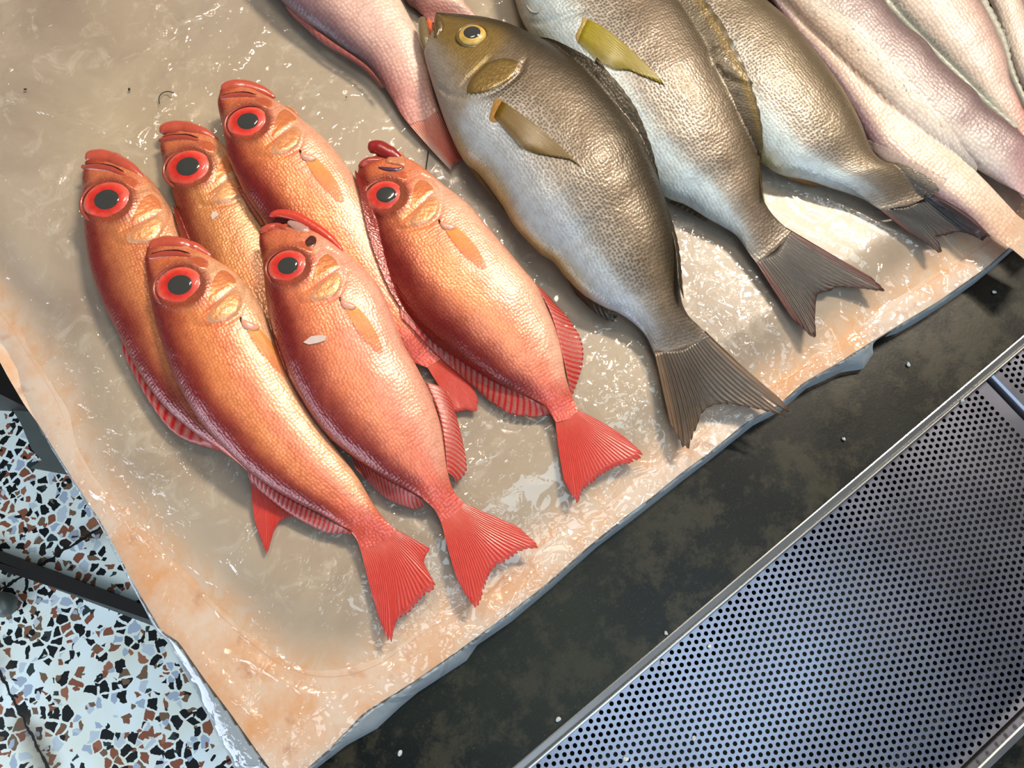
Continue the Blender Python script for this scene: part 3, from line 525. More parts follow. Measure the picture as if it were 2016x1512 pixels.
patch(g1, 'pectoral_base', [(975, 189), (992, 194), (1002, 210), (992, 232), (974, 246), (960, 238), (966, 212)], .0004, lin(146, 104, 42), M['flesh'], ecol=lin(134, 118, 96))
fin(g1, 'pelvic_fin', [[(908, 304), (920, 310), (932, 322)], [(946, 358), (954, 362), (962, 372)], [(1016, 440), (1018, 441), (1020, 443)]], [(17, 19), (17, 20), 18], 5, yel(lin(176, 136, 60), lin(110, 88, 40)), jag=.05)
fin(g1, 'anal_fin', [[(1110, 540), (1150, 572), (1216, 612)], [(1122, 560), (1162, 598), (1212, 622)], [(1134, 580), (1168, 612), (1204, 634), (1218, 618)]], [12, 9, 7], 9, lambda u, r, g: (mix(mix(lin(96, 68, 26), lin(60, 50, 38), r), lin(24, 20, 16), .5 * (1 - g)), 1 - .1 * r), jag=.12)
fin(g1, 'dorsal_fin', [[(1165, 150), (1252, 262), (1322, 454), (1336, 560)], [(1167, 149), (1254, 261), (1326, 454), (1342, 575)], [(1169, 148), (1256, 260), (1330, 455), (1347, 590)]], [26, 25, 23], 22, lambda u, r, g: (mix(lin(84, 64, 30), lin(38, 32, 24), np.clip(.5 * (1 - g) + u * .6, 0, 1)), 1 - .1 * r), jag=.25, rip=.1)
fin(g1, 'tail_fin', [[(1290, 700), (1350, 690), (1400, 662)], [(1312, 800), (1390, 760), (1470, 728)], [(1322, 838), (1351, 889), (1368, 852), (1386, 810), (1418, 796), (1460, 800), (1492, 806), (1516, 812), (1566, 824), (1536, 784)]], [8, 6, 4], 20, brown(lin(116, 86, 56), lin(62, 46, 30)), jag=.09, split=lambda u: .26 * np.exp(-((u - .86) / .015) ** 2) + .1 * np.exp(-((u - .55) / .02) ** 2))
settle()
# ------------------------------------------------------------------ floor
lw = lambda a, b, z: U([a, b], z)[:, :2]
l1 = lw((0, 1162), (195, 1041), 0.0); l2 = lw((0, 1325), (95, 1512), 0.0)
def line_nc(l):
    d = l[1] - l[0]; d /= np.linalg.norm(d); n = np.array([-d[1], d[0]]); return n, float(n @ l[0])
s = NT('terrazzo'); tc = s.n('TexCoord').outputs['Object']
wob = s.n('TexNoise', Vector=tc, Scale=70.0, Detail=2.0)
wv = s.n('VectorMath', operation='MULTIPLY_ADD', i0=s.n('VectorMath', operation='SUBTRACT', i0=wob.outputs['Color'], i1=(.5, .5, .5)), i1=(.010, .010, .010), i2=tc)
def chips(scale, seed, keep, thr):
    v = s.n('VectorMath', operation='ADD', i0=wv, i1=(seed, seed * 1.7, 0))
    v = s.n('VectorMath', operation='MULTIPLY', i0=v, i1=(1, 1, 0))
    vo = s.n('TexVoronoi', voronoi_dimensions='2D', Vector=v, Scale=scale, Randomness=1.0)
    ve = s.n('TexVoronoi', voronoi_dimensions='2D', feature='DISTANCE_TO_EDGE', Vector=v, Scale=scale, Randomness=1.0)
    rnd = s.n('SeparateColor', i0=vo.outputs['Color'])
    m = s.math('GREATER_THAN', ve.outputs['Distance'], s.math('ADD', thr, s.math('MULTIPLY', rnd.outputs[1], .12)))
    m = s.math('MULTIPLY', m, s.math('LESS_THAN', rnd.outputs[0], keep))
    colr = s.ramp(rnd.outputs[2], [(0, lin(16, 22, 24)), (.36, lin(24, 30, 32)), (.38, lin(140, 86, 62)), (.62, lin(160, 104, 78)), (.66, lin(120, 96, 72)), (.76, lin(48, 62, 62)), (.80, lin(168, 184, 200)), (.90, lin(196, 210, 216))], 'CONSTANT')
    return m, colr
nzc = s.n('TexNoise', Vector=tc, Scale=9.0, Detail=5.0)
base = s.mixc(s.ramp(nzc.outputs[0], [(.4, 0), (.75, 1)]), lin(236, 250, 248), lin(226, 228, 200))
for sc_, sd, kp, th_ in ((62.0, 3.1, .62, .07), (105.0, 1.3, .26, .08)):
    m_, c_ = chips(sc_, sd, kp, th_); base = s.mixc(m_, base, c_)
gm = None
for l in (l1, l2):
    n_, c_ = line_nc(l)
    d_ = s.math('SUBTRACT', s.n('VectorMath', operation='DOT_PRODUCT', i0=wv, i1=(n_[0], n_[1], 0)).outputs['Value'], c_)
    fr = s.math('ABSOLUTE', s.math('SUBTRACT', s.math('FRACT', s.math('ADD', s.math('DIVIDE', d_, .42), .5)), .5))
    g = s.math('LESS_THAN', fr, .0052); gm = g if gm is None else s.math('MAXIMUM', gm, g)
    st_ = s.math('MULTIPLY', s.ramp(fr, [(0, 1), (.07, 0)]), s.ramp(nzc.outputs[0], [(.42, 0), (.6, 1)])); base = s.mixc(s.math('MULTIPLY', st_, .8), base, lin(96, 74, 54))
base = s.mixc(gm, base, lin(26, 26, 24))
M['terrazzo'] = s.done(s.bsdf(Base_Color=base, Roughness=.32, Specular_IOR_Level=.45).outputs[0])
V, fc = prism([(-2.6, -2.6), (2.6, -2.6), (2.6, 2.6), (-2.6, 2.6)], -.05, 0)
tag(mesh('floor', V, fc, M['terrazzo'], smooth=False), 'pale terrazzo floor with black and brown stone chips', 'floor', kind='structure')
# ------------------------------------------------------------------ counter: stone ledge, steel trim, sink well
s = NT('wet_black_stone'); tc = s.n('TexCoord').outputs['Object']
n1 = s.n('TexNoise', Vector=tc, Scale=26.0, Detail=10.0, Roughness=.76); n2 = s.n('TexNoise', Vector=tc, Scale=5.0, Detail=3.0); n3 = s.n('TexNoise', Vector=tc, Scale=700.0, Detail=2.0)
base = s.mixc(s.ramp(n1.outputs[0], [(.48, 0), (.57, .95)]), lin(12, 16, 16), lin(44, 43, 35))
base = s.mixc(s.ramp(n2.outputs[0], [(.52, 0), (.68, .55)]), base, lin(34, 40, 34))
base = s.mixc(s.ramp(n3.outputs[0], [(.62, 0), (.8, .5)]), base, lin(74, 76, 66))
M['stone'] = s.done(s.bsdf(Base_Color=base, Roughness=s.ramp(n2.outputs[0], [(.35, .22), (.7, .42)]), Specular_IOR_Level=.18, Normal=s.bump(n1.outputs[0], .12, .002)).outputs[0])
def steel(name, color=lin(116, 119, 134), rough=.27, scale=14.0, water=False):
    s = NT(name); tc = s.n('TexCoord').outputs['Object']; nz = s.n('TexNoise', Vector=tc, Scale=scale, Detail=6.0); nf = s.n('TexNoise', Vector=tc, Scale=1200.0, Detail=2.0)
    r = s.ramp(nz.outputs[0], [(.3, rough * .85), (.7, rough * 1.2)])
    return s.done(s.bsdf(Base_Color=s.mixc(s.ramp(nz.outputs[0], [(.4, 0), (.7, .25)]), color, np.asarray(color) * .7), Metallic=.92, Roughness=r, Normal=s.bump(s.math('ADD', nz.outputs[0], s.math('MULTIPLY', nf.outputs[0], .05)), .02, .003)).outputs[0])
M['steel'] = steel('brushed_steel'); M['trim'] = steel('steel_trim', rough=.26, color=lin(168, 170, 172)); M['dark'] = plain('dark_grimy_metal', color=lin(34, 31, 27), rough=.45, metal=.3, nscale=60)
y_lip = float(np.mean(U([(1400, 1201), (1569, 1060), (1105, 1451), (1980, 725)], ZL)[:, 1]))
y_st = y_lip + .0062
xl_bot = U([(470, 1512)], ZL)[0]; xl_top = U([(150, 905)], ZL)[0]; dl = (xl_top - xl_bot)[:2]; dl /= np.linalg.norm(dl)
corner_lo = xl_bot[:2] + dl * ((y_st - xl_bot[1]) / dl[1]); corner_hi = corner_lo + dl * .95
root = empty('counter', (corner_lo[0] + .5, y_st + .2, 0)); tag(root, 'fishmonger\'s counter with wet black stone ledge and steel edged sink', 'counter')
V, fc = prism([corner_lo, (1.3, y_st), (1.3, corner_hi[1]), corner_hi], ZL - .035, ZL); mesh('stone_ledge', V, fc, M['stone'], root, smooth=False)
V, fc = prism([corner_lo + dl * .06 + [.05, 0], (1.28, y_st + .03), (1.28, corner_hi[1] - .03), corner_hi + [.05, -.03]], .0, ZL - .035); mesh('base_cabinet', V, fc, M['dark'], root, smooth=False)
def extrude_x(profile, x0, x1):
    p = np.array(profile); n = len(p); V = np.vstack([np.column_stack([np.full(n, x), p]) for x in (x0, x1)]); i = np.arange(n); k2 = (i + 1) % n
    return V, [np.column_stack([i, i + n, k2 + n, k2]), i[None], (i + n)[::-1][None]]
xa = corner_lo[0] - .02
lip = [(y_lip - .0012 * math.cos(a), ZL + .0012 * math.sin(a)) for a in np.linspace(-.4, math.pi, 9)]
prof = [(y_st, ZL - .02), (y_lip + .0006, ZL - .024), (y_lip - .0012, ZL - .024)] + lip + [(y_lip + .0016, ZL - .0003), (y_st - .0008, ZL + .0006), (y_st, ZL + .0004)]
V, fc = extrude_x(prof, xa, 1.3); mesh('steel_trim', V, fc, M['trim'], root, smooth=False)
b1 = U([(1924, 1512), (2016, 1420)], ZL)[:, 1].mean(); b0 = U([(1900, 1511), (2014, 1398)], ZP)[:, 1].mean(); b2 = U([(1948, 1511), (2016, 1446)], ZL)[:, 1].mean()
V, fc = extrude_x([(b1, ZL - .02), (b1, ZL + .0008), (b1 - .001, ZL + .0012), (b2, ZL + .0006), (b2, ZL - .02)], xa, 1.3); mesh('front_trim', V, fc, M['trim'], root, smooth=False)
V, fc = prism([(xa, b2), (1.3, b2), (1.3, b2 - .3), (xa, b2 - .3)], ZL - .035, ZL); mesh('front_ledge', V, fc, M['stone'], root, smooth=False)
V, fc = prism([(xa, b2 - .005), (1.3, b2 - .005), (1.3, b2 - .29), (xa, b2 - .29)], 0, ZL - .035); mesh('front_cabinet', V, fc, M['dark'], root, smooth=False)
V, fc = prism([(xa, b2), (1.3, b2), (1.3, y_st), (xa, y_st)], ZP - .16, ZP - .15); mesh('sink_well', V, fc, M['dark'], root, smooth=False)
def sheet(name, label, origin, x0, x1, y0, y1, holefn, lipleft=False):
    p = P5; A = np.array([3 ** .5 / 2, -.5]) * p; R = np.array([3 ** .5, 0]) * p
    i0 = int((x0 - origin[0]) / (3 ** .5 / 2 * p)) - 2; i1 = int((x1 - origin[0]) / (3 ** .5 / 2 * p)) + 3
    th = np.arange(18) * math.radians(20); hexr = (p / 2) / np.cos((np.degrees(th) - 30 + 30) % 60 * np.pi / 180 - np.pi / 6)
    Vv, F4, Fn = [], [], []; nv = 0
    for i in range(i0, i1):
        x = origin[0] + i * 3 ** .5 / 2 * p
        for j in range(int((y0 - origin[1]) / p) - 2, int((y1 - origin[1]) / p) + 3):
            y = origin[1] + (j + .5 * (i % 2)) * p
            if x < x0 - p or x > x1 + p or y < y0 - p or y > y1 + p: continue
            ring = np.column_stack([np.clip(x + hexr * np.cos(th), x0, x1), np.clip(y + hexr * np.sin(th), y0, y1)])
            if np.ptp(ring[:, 0]) < 1e-6 or np.ptp(ring[:, 1]) < 1e-6: continue
            k = np.arange(18); k2 = (k + 1) % 18
            if holefn(x, y) and x0 + .45 * p < x < x1 - .45 * p and y0 + .45 * p < y < y1 - .45 * p:
                h = np.column_stack([x + .3 * p * np.cos(th), y + .3 * p * np.sin(th)])
                Vv += [np.column_stack([ring, np.full(18, ZP)]), np.column_stack([h, np.full(18, ZP)]), np.column_stack([h, np.full(18, ZP - .0012)])]
                F4 += [np.column_stack([nv + k, nv + k2, nv + 18 + k2, nv + 18 + k]), np.column_stack([nv + 18 + k, nv + 18 + k2, nv + 36 + k2, nv + 36 + k])]; nv += 54
            else:
                Vv.append(np.column_stack([ring, np.full(18, ZP)])); Fn.append(np.arange(nv, nv + 18)[None]); nv += 18
    xs, ys = (x0, x1), (y0, y1)
    rt = [(x0, y0), (x1, y0), (x1, y1), (x0, y1)]; Vv.append(np.array([(a, b, ZP) for a, b in rt] + [(a, b, ZP - .012) for a, b in rt]))
    F4.append(np.array([[nv + a, nv + (a + 1) % 4, nv + 4 + (a + 1) % 4, nv + 4 + a] for a in range(4)])); nv += 8
    r = empty(name, ((x0 + x1) / 2, (y0 + y1) / 2, ZP - .012)); tag(r, label, 'drain panel', 'perforated steel panels')
    mesh('perforated_plate', np.vstack(Vv), [np.vstack(F4)] + ([np.vstack(Fn)] if Fn else []), M['steel'], r, smooth=False)
    if lipleft:
        prf = [(x0 + .0005, ZP), (x0 - .002, ZP - .0004), (x0 - .0042, ZP - .002), (x0 - .0055, ZP - .006), (x0 - .0058, ZP - .014), (x0, ZP - .014)]
        V = np.vstack([np.array([(a, yy, b) for a, b in prf]) for yy in (y0, y1)]); n = len(prf); k = np.arange(n - 1)
        mesh('rolled_edge', V, [np.column_stack([k, k + 1, k + 1 + n, k + n])], M['steel'], r)
    # two bearers that carry the panel over the well
    for yy in (y0 + .02, y1 - .03):
        V, fc = prism([(x0 + .01, yy), (x1 - .01, yy), (x1 - .01, yy + .006), (x0 + .01, yy + .006)], ZP - .149, ZP - .0125); mesh('bearer', V, fc, M['dark'], r, smooth=False)
    return r
oA = np.array([-23.155, -42.17]) * P5
xr = U([(1972, 783)], ZP)[0, 0]; xh = U([(1941, 787)], ZP)[0, 0] + .3 * P5
xs0 = corner_lo[0] + .0; ytop = y_lip - .0017
yb = float(max(b0, b1 + .0012)); ylast = U([(1898, 1495), (1921.5, 1477)], ZP)[:, 1].min()
sheet('perforated_panel', 'large perforated steel drain panel in front of the stone ledge', oA, xs0, xr, yb, ytop, lambda x, y: x < xh and y > ylast - .001)
x2 = U([(1974, 756)], ZP)[0, 0]; o2 = U([(1991, 750)], ZP)[0, :2]
sheet('perforated_panel', 'second perforated panel with dark rolled edge, cut off at the right frame edge', o2, x2, x2 + .35, yb, ytop, lambda x, y: x > o2[0] - .002, True)
# ------------------------------------------------------------------ foam board, ice slab, plastic film
FOAM = [(-300, 330), (-60, 618), (0, 713), (16, 743), (48, 797), (79, 840), (112, 893), (150, 953), (195, 1022), (231, 1086), (258, 1140), (290, 1195), (318, 1242), (352, 1264), (402, 1336), (452, 1402), (500, 1470), (545, 1532), (585, 1530), (650, 1472), (715, 1404), (817, 1340), (906, 1278), (953, 1243), (995, 1212), (1075, 1150), (1165, 1070), (1230, 1018), (1290, 973), (1345, 928), (1395, 892), (1470, 830), (1530, 799), (1580, 754), (1650, 714), (1694, 686), (1756, 648), (1852, 590), (1945, 524), (1985, 488), (2060, 436), (2260, 290)]
fw = U(FOAM, ZF)[:, :2]; far = [U([(2500, -500)], ZF)[0, :2], U([(-500, -500)], ZF)[0, :2]]
fpoly = np.vstack([resample(fw, 260), far])
s = NT('stained_foam'); tc = s.n('TexCoord').outputs['Object']
na = s.n('TexNoise', Vector=tc, Scale=20.0, Detail=6.0, Roughness=.65); nb = s.n('TexVoronoi', Vector=tc, Scale=330.0); nc = s.n('TexNoise', Vector=tc, Scale=70.0, Detail=4.0)
base = s.mixc(s.ramp(na.outputs[0], [(.42, 0), (.66, 1)]), lin(208, 188, 172), lin(204, 150, 100))
base = s.mixc(s.ramp(nc.outputs[0], [(.6, 0), (.72, .55)]), base, lin(168, 112, 70))
M['foam'] = s.done(s.bsdf(Base_Color=base, Roughness=.55, Normal=s.bump(nb.outputs['Distance'], .12, .001)).outputs[0])
V, fc = prism(fpoly, ZL + .0006, ZF); tag(mesh('foam_board', V, fc, M['foam'], smooth=False), 'stained white foam board under the ice, its bare edge showing at left', 'foam board')
ICE = [(-400, 250), (-60, 560), (40, 690), (100, 790), (128, 870), (165, 940), (215, 1005), (300, 1085), (400, 1188), (480, 1262), (560, 1318), (650, 1335), (740, 1310), (840, 1240), (930, 1188), (1020, 1120), (1100, 1060), (1200, 998), (1290, 928), (1380, 858), (1460, 796), (1560, 738), (1650, 676), (1750, 610), (1850, 540), (1940, 480), (2060, 400), (2300, 200)]
iw = U(ICE, ZI)[:, :2]; iw = catmull(iw, 300); ipoly = np.vstack([iw, U([(2450, -450), (-450, -450)], ZI)[:, :2]])
def ice_d(p): return np.where(inside(p, ipoly), 1, -1) * pdist(p, iw)
K1, K2 = 64, 300
B = resample(ipoly, K2, True); cen = ipoly.mean(0); rr = np.r_[np.linspace(0, .8, 40), np.linspace(.81, .998, 23), 1.0]
P2 = (cen + (B[None] - cen) * rr[:, None, None]).reshape(-1, 2)
dd = np.maximum(0, ice_d(P2)); hz = ZF + (ZI - ZF) * sst(-.002, .048, dd) - .0002 - .0006 * np.abs(perlin(P2[:, 0] * 28, P2[:, 1] * 28)); hz[-K2:] = ZF + .0002
s = NT('milky_ice'); tc = s.n('TexCoord').outputs['Object']
na = s.n('TexNoise', Vector=tc, Scale=11.0, Detail=6.0, Roughness=.6, Distortion=.6); nb = s.n('TexNoise', Vector=tc, Scale=45.0, Detail=6.0, Roughness=.7, Distortion=1.0); nc = s.n('TexNoise', Vector=tc, Scale=4.0, Detail=2.0)
base = s.mixc(s.ramp(na.outputs[0], [(.38, 0), (.66, 1)]), lin(146, 130, 115), lin(170, 156, 139))
base = s.mixc(s.ramp(nb.outputs[0], [(.54, 0), (.72, .5)]), base, lin(208, 200, 188))
base = s.mixc(s.ramp(nc.outputs[0], [(.5, 0), (.7, .5)]), base, lin(190, 172, 142))
base = s.mixc(s.n('Attribute', attribute_name='Col').outputs['Alpha'], s.mixc(s.ramp(nb.outputs[0], [(.4, 0), (.65, 1)]), lin(206, 184, 164), lin(206, 160, 116)), base)
M['ice'] = s.done(s.bsdf(Base_Color=base, Roughness=.35, Subsurface_Weight=.25, Subsurface_Radius=(.012, .010, .008), Subsurface_Scale=.6, Normal=s.bump(nb.outputs[0], .1, .002)).outputs[0])
tag(mesh('ice_slab', np.column_stack([P2, hz]), grid_faces(len(rr), K2, True), M['ice'], None, np.column_stack([np.ones((len(P2), 3)), sst(0, .030, dd + .006 * perlin(P2[:, 0] * 40, P2[:, 1] * 40))])), 'milky slab of ice under the fish, on the foam board', 'ice')
EDGE = [(530, 1582), (575, 1552), (608, 1525), (632, 1506), (683, 1467), (742, 1435), (787, 1393), (823, 1363), (918, 1301), (940, 1270), (1007, 1224), (1083, 1160), (1175, 1077), (1236, 1031), (1294, 986), (1352, 940), (1401, 903), (1482, 838), (1539, 808), (1586, 766), (1655, 733), (1699, 726), (1718, 699), (1706, 684), (1722, 669), (1764, 657), (1801, 637), (1858, 600), (1916, 560), (1951, 531), (1990, 496), (2060, 448), (2260, 300)]
LEFT = [(530, 1582), (459, 1512), (434, 1467), (402, 1405), (372, 1350), (327, 1266), (305, 1242), (280, 1193), (250, 1138), (223, 1083), (188, 1019), (144, 950), (114, 900), (90, 852), (66, 800), (52, 769), (46, 735), (22, 690), (-30, 640), (-150, 500), (-420, 180)]
NA, NB = 640, 520
Ew = resample(U(EDGE, ZL + .004)[:, :2], NA); Lw = resample(U(LEFT, ZF - .006)[:, :2], NB)
Lw += np.linspace(1, 0, NB)[:, None] ** 40 * (Ew[0] - Lw[0]); c0 = Ew[0]
ta = np.linspace(0, 1, NA)[:, None]; tb = np.linspace(0, 1, NB)[:, None]
Es = c0 + (Ew[-1] - c0) * ta; Ls = c0 + (Lw[-1] - c0) * tb
la = np.linalg.norm(Ew[-1] - c0) * ta[:, 0]; lb = np.linalg.norm(Lw[-1] - c0) * tb[:, 0]
FP = Es[:, None] + Ls[None] - c0 + (Ew - Es)[:, None] * np.exp(-lb / .05)[None, :, None] + (Lw - Ls)[None] * np.exp(-la / .05)[:, None, None]
FP = FP.reshape(-1, 2)
dE = pdist(FP, Ew[::2]); dLf = pdist(FP, Lw[::2]); di = ice_d(FP)
env = ZF + .0006 + (ZI - ZF + .0002) * sst(-.002, .048, di)
ppx = PX(np.column_stack([FP, env]))
def ridged(x, y): return (1 - np.abs(perlin(x, y)) * 2.2).clip(0, 1) ** 5
wx = ppx[:, 0] + 14 * perlin(ppx[:, 0] / 50, ppx[:, 1] / 50); wy = ppx[:, 1] + 14 * perlin(ppx[:, 0] / 50 + 9, ppx[:, 1] / 50)
msk = .25 + .9 * sst(-.02, -.10, -dE) * 0 + .9 * np.exp(-(dE / .035) ** 2) + .6 * np.exp(-(np.hypot(ppx[:, 0] - 340, ppx[:, 1] - 170) / 190) ** 2) + .4 * np.exp(-(np.hypot(ppx[:, 0] - 1300, ppx[:, 1] - 560) / 220) ** 2)
wr = .0009 * ridged(wx / 62, wy / 62 + 3) * msk + .0008 * ridged(wx / 31 + 7, wy / 31) * msk + .0006 * perlin(ppx[:, 0] / 90, ppx[:, 1] / 90) +   .0005 * np.maximum(0, perlin(ppx[:, 0] / 24, ppx[:, 1] / 24)) * msk
CRE = [([(0, 195), (100, 225), (200, 258), (268, 280)], 4.5, 6), ([(265, 280), (300, 240), (340, 190), (322, 135)], 3, 8), ([(320, 130), (420, 110), (480, 115)], 2.2, 6), ([(0, 310), (60, 300), (140, 305)], 2, 6), ([(0, 420), (130, 418), (160, 430)], 2.2, 7), ([(0, 230), (90, 262), (180, 295), (240, 320)], 2.5, 9),
       ([(185, 955), (240, 1002), (330, 1072), (400, 1130), (455, 1165)], 2.2, 8), ([(195, 972), (300, 1078), (395, 1172), (480, 1246), (560, 1300)], 1.7, 8), ([(430, 1282), (500, 1303), (560, 1342), (640, 1373), (720, 1346), (800, 1320)], 2.6, 7), ([(480, 1290), (560, 1318), (650, 1322), (790, 1312)], 2.2, 9), ([(540, 1425), (600, 1412), (640, 1384)], 3, 8), ([(400, 1290), (470, 1370), (520, 1440)], 2.5, 10),
       ([(1500, 318), (1600, 380), (1700, 430), (1800, 480), (1905, 545)], 4, 9), ([(1450, 370), (1560, 440), (1680, 500), (1760, 560)], 2.6, 9), ([(1524, 640), (1560, 690), (1544, 760)], 3, 8), ([(1580, 600), (1640, 660), (1660, 725)], 3.2, 9), ([(1450, 700), (1500, 660), (1520, 600)], 2.5, 9), ([(1270, 810), (1310, 860), (1290, 920)], 2.5, 8), ([(1130, 960), (1190, 985), (1230, 930), (1270, 915)], 3, 7), ([(100, 640), (112, 600), (160, 590)], 2, 8), ([(108, 650), (112, 770), (180, 800)], 2, 8), ([(940, 1180), (985, 1200), (1040, 1130)], 2.4, 7), ([(300, 70), (400, 30), (440, -20)], 2.4, 8), ([(470, 130), (520, 60), (530, 0)], 2.2, 8), ([(1400, 520), (1380, 580), (1440, 620)], 2, 8)]
for line, hgt, wd in CRE:
    L = np.array(line, float); bb = (ppx[:, 0] > L[:, 0].min() - 60) & (ppx[:, 0] < L[:, 0].max() + 60) & (ppx[:, 1] > L[:, 1].min() - 60) & (ppx[:, 1] < L[:, 1].max() + 60)
    if bb.any():
        d_ = pdist(np.column_stack([wx, wy])[bb] * .35 + ppx[bb] * .65, catmull(L, 24)); wr[bb] += hgt * 1e-3 * np.exp(-np.abs(d_ / wd) ** 1.3) * (.75 + .25 * perlin(ppx[bb, 0] / 20, ppx[bb, 1] / 20))
# the film lies flat where fish press on it
press = np.zeros(len(FP))
for o in [o for o in COL.objects if o.name.split('.')[0] == 'body']:
    vv = np.empty(len(o.data.vertices) * 3, np.float32); o.data.vertices.foreach_get('co', vv); vv = vv.reshape(-1, 3) + np.array(o.parent.location)
    b = vv.reshape(-1, (112 if 'red' in o.data.materials[0].name or 'grey' in o.data.materials[0].name else 96), 3); m_ = b.shape[1]
    outl = np.vstack([b[::6, 0, :2], b[::-6, m_ // 2, :2]])
    bb = (FP[:, 0] > outl[:, 0].min() - .02) & (FP[:, 0] < outl[:, 0].max() + .02) & (FP[:, 1] > outl[:, 1].min() - .02) & (FP[:, 1] < outl[:, 1].max() + .02)
    q = FP[bb]; ins = inside(q, outl); d_ = pdist(q, outl, True); press[bb] = np.maximum(press[bb], np.where(ins, 1, 1 - sst(0, .006, d_)))
wr = np.maximum(wr, -.0004) * (1 - .85 * press)
z = env + wr
fo = np.where(inside(FP, fpoly), 0, np.maximum(0, pdist(FP, fpoly, True) - .0012)); de = np.minimum(dE, dLf)
tt_ = np.where(fo > 0, de / (de + fo + 1e-9), 1.0) ** .6
low = np.where(dE < dLf, ZL + .0022 + .0012 * (1 + perlin(ppx[:, 0] / 25, ppx[:, 1] / 25)), ZF - .009 + .003 * perlin(ppx[:, 1] / 40, ppx[:, 0] / 40))
z = np.where(fo > 0, low * (1 - tt_) + np.maximum(z, ZF + .0008) * tt_, z)
fcol = np.column_stack([mix(lin(214, 214, 210), lin(176, 190, 200), np.where(fo > 0, 1, np.exp(-(de / .008) ** 2))), (.06 + .70 * np.where(fo > 0, 1, .22 * np.exp(-(de / .012) ** 2)))])
s = NT('clear_plastic_film'); tc = s.n('TexCoord').outputs['Object']
wob = s.n('TexNoise', Vector=tc, Scale=22.0, Detail=3.0, Distortion=1.2)
cr = s.n('TexVoronoi', feature='DISTANCE_TO_EDGE', Vector=s.n('VectorMath', operation='MULTIPLY_ADD', i0=wob.outputs['Color'], i1=(.03, .03, .03), i2=tc), Scale=38.0)
fi = s.n('TexNoise', Vector=tc, Scale=130.0, Detail=3.0, Distortion=.8)
big = s.n('TexNoise', Vector=tc, Scale=14.0, Detail=2.0)
hh = s.math('ADD', s.math('MULTIPLY', s.ramp(cr.outputs['Distance'], [(0, 1), (.16, 0)]), s.ramp(wob.outputs[0], [(.46, 0), (.62, 1)])), s.math('MULTIPLY', s.ramp(fi.outputs[0], [(.5, 0), (.72, 1)]), s.ramp(big.outputs[0], [(.42, .06), (.62, .95)])))
bp = s.bump(hh, .6, .0016)
gl = s.n('BsdfGlossy', Color=(1, 1, 1), Roughness=.045, Normal=bp); tr = s.n('BsdfTransparent', Color=(.97, .97, .965)); at_ = s.n('Attribute', attribute_name='Col'); df = s.n('BsdfDiffuse', Color=at_.outputs['Color'], Normal=bp); tl = s.n('BsdfTranslucent', Color=at_.outputs['Color'])
milk = s.n('MixShader', i0=.3, i1=df.outputs[0], i2=tl.outputs[0])
m1 = s.n('MixShader', i0=at_.outputs['Alpha'], i1=tr.outputs[0], i2=milk.outputs[0])
fr = s.n('Fresnel', IOR=1.5, Normal=bp)
m2 = s.n('MixShader', i0=s.math('MINIMUM', s.math('MULTIPLY', fr.outputs[0], 1.4), .115), i1=m1.outputs[0], i2=gl.outputs[0])
M['film'] = s.done(m2.outputs[0])
tag(mesh('plastic_sheet', np.column_stack([FP, z]), grid_faces(NA, NB)[:, ::-1], M['film'], None, fcol), 'clear crinkled plastic sheet spread over the ice and board', 'plastic sheet')
# ------------------------------------------------------------------ things on the floor at left
def floor_prism(px, z0, z1): return prism(U(px, z1)[:, :2], z0, z1)
M['grey'] = plain('grey_painted_steel', color=lin(104, 112, 108), rough=.4, metal=.3, nscale=40)
V, fc = floor_prism([(-70, 1059), (-70, 1080), (287, 1213), (320, 1226), (320, 1206), (287, 1193)], .0, .014)
r = empty('steel_rail', V.mean(0) * [1, 1, 0]); tag(r, 'dark steel rail of two bars lying across the terrazzo floor', 'rail')
mesh('bar', V, fc, M['dark'], r, smooth=False)
V, fc = floor_prism([(-70, 1086), (-70, 1099), (120, 1161), (300, 1222), (300, 1218), (120, 1147)], 0, .012); mesh('bar', V, fc, M['dark'], r, smooth=False)
V, fc = floor_prism([(60, 1140), (120, 1164), (300, 1232), (330, 1244), (330, 1222), (200, 1176)], 0, .006); mesh('flange', V, fc, M['grey'], r, smooth=False)
pa = U([(-60, 1180), (30, 1194)], .02); Wt, ft = tube(np.linspace(pa[0], pa[1], 12), np.r_[np.full(10, .019), .016, .009], 18)
Wt[:, 2] = np.maximum(Wt[:, 2], 0.0005); tag(mesh('grey_tube', Wt, ft, M['grey']), 'grey tube end lying on the floor at the left frame edge', 'tube')
V, fc = floor_prism([(-120, 600), (-120, 768), (0, 776), (48, 800), (110, 790), (60, 640)], 0, .12); tag(mesh('dark_crate', V, fc, M['dark'], smooth=False), 'dark crate on the floor under the left edge of the board', 'crate')
V, fc = floor_prism([(8, 781), (40, 832), (62, 884), (82, 906), (60, 921), (130, 934), (190, 930), (120, 800), (50, 790)], 0, .008); tag(mesh('metal_plate', V, fc, M['grey'], smooth=False), 'flat grey metal plate on the terrazzo below the board', 'plate')
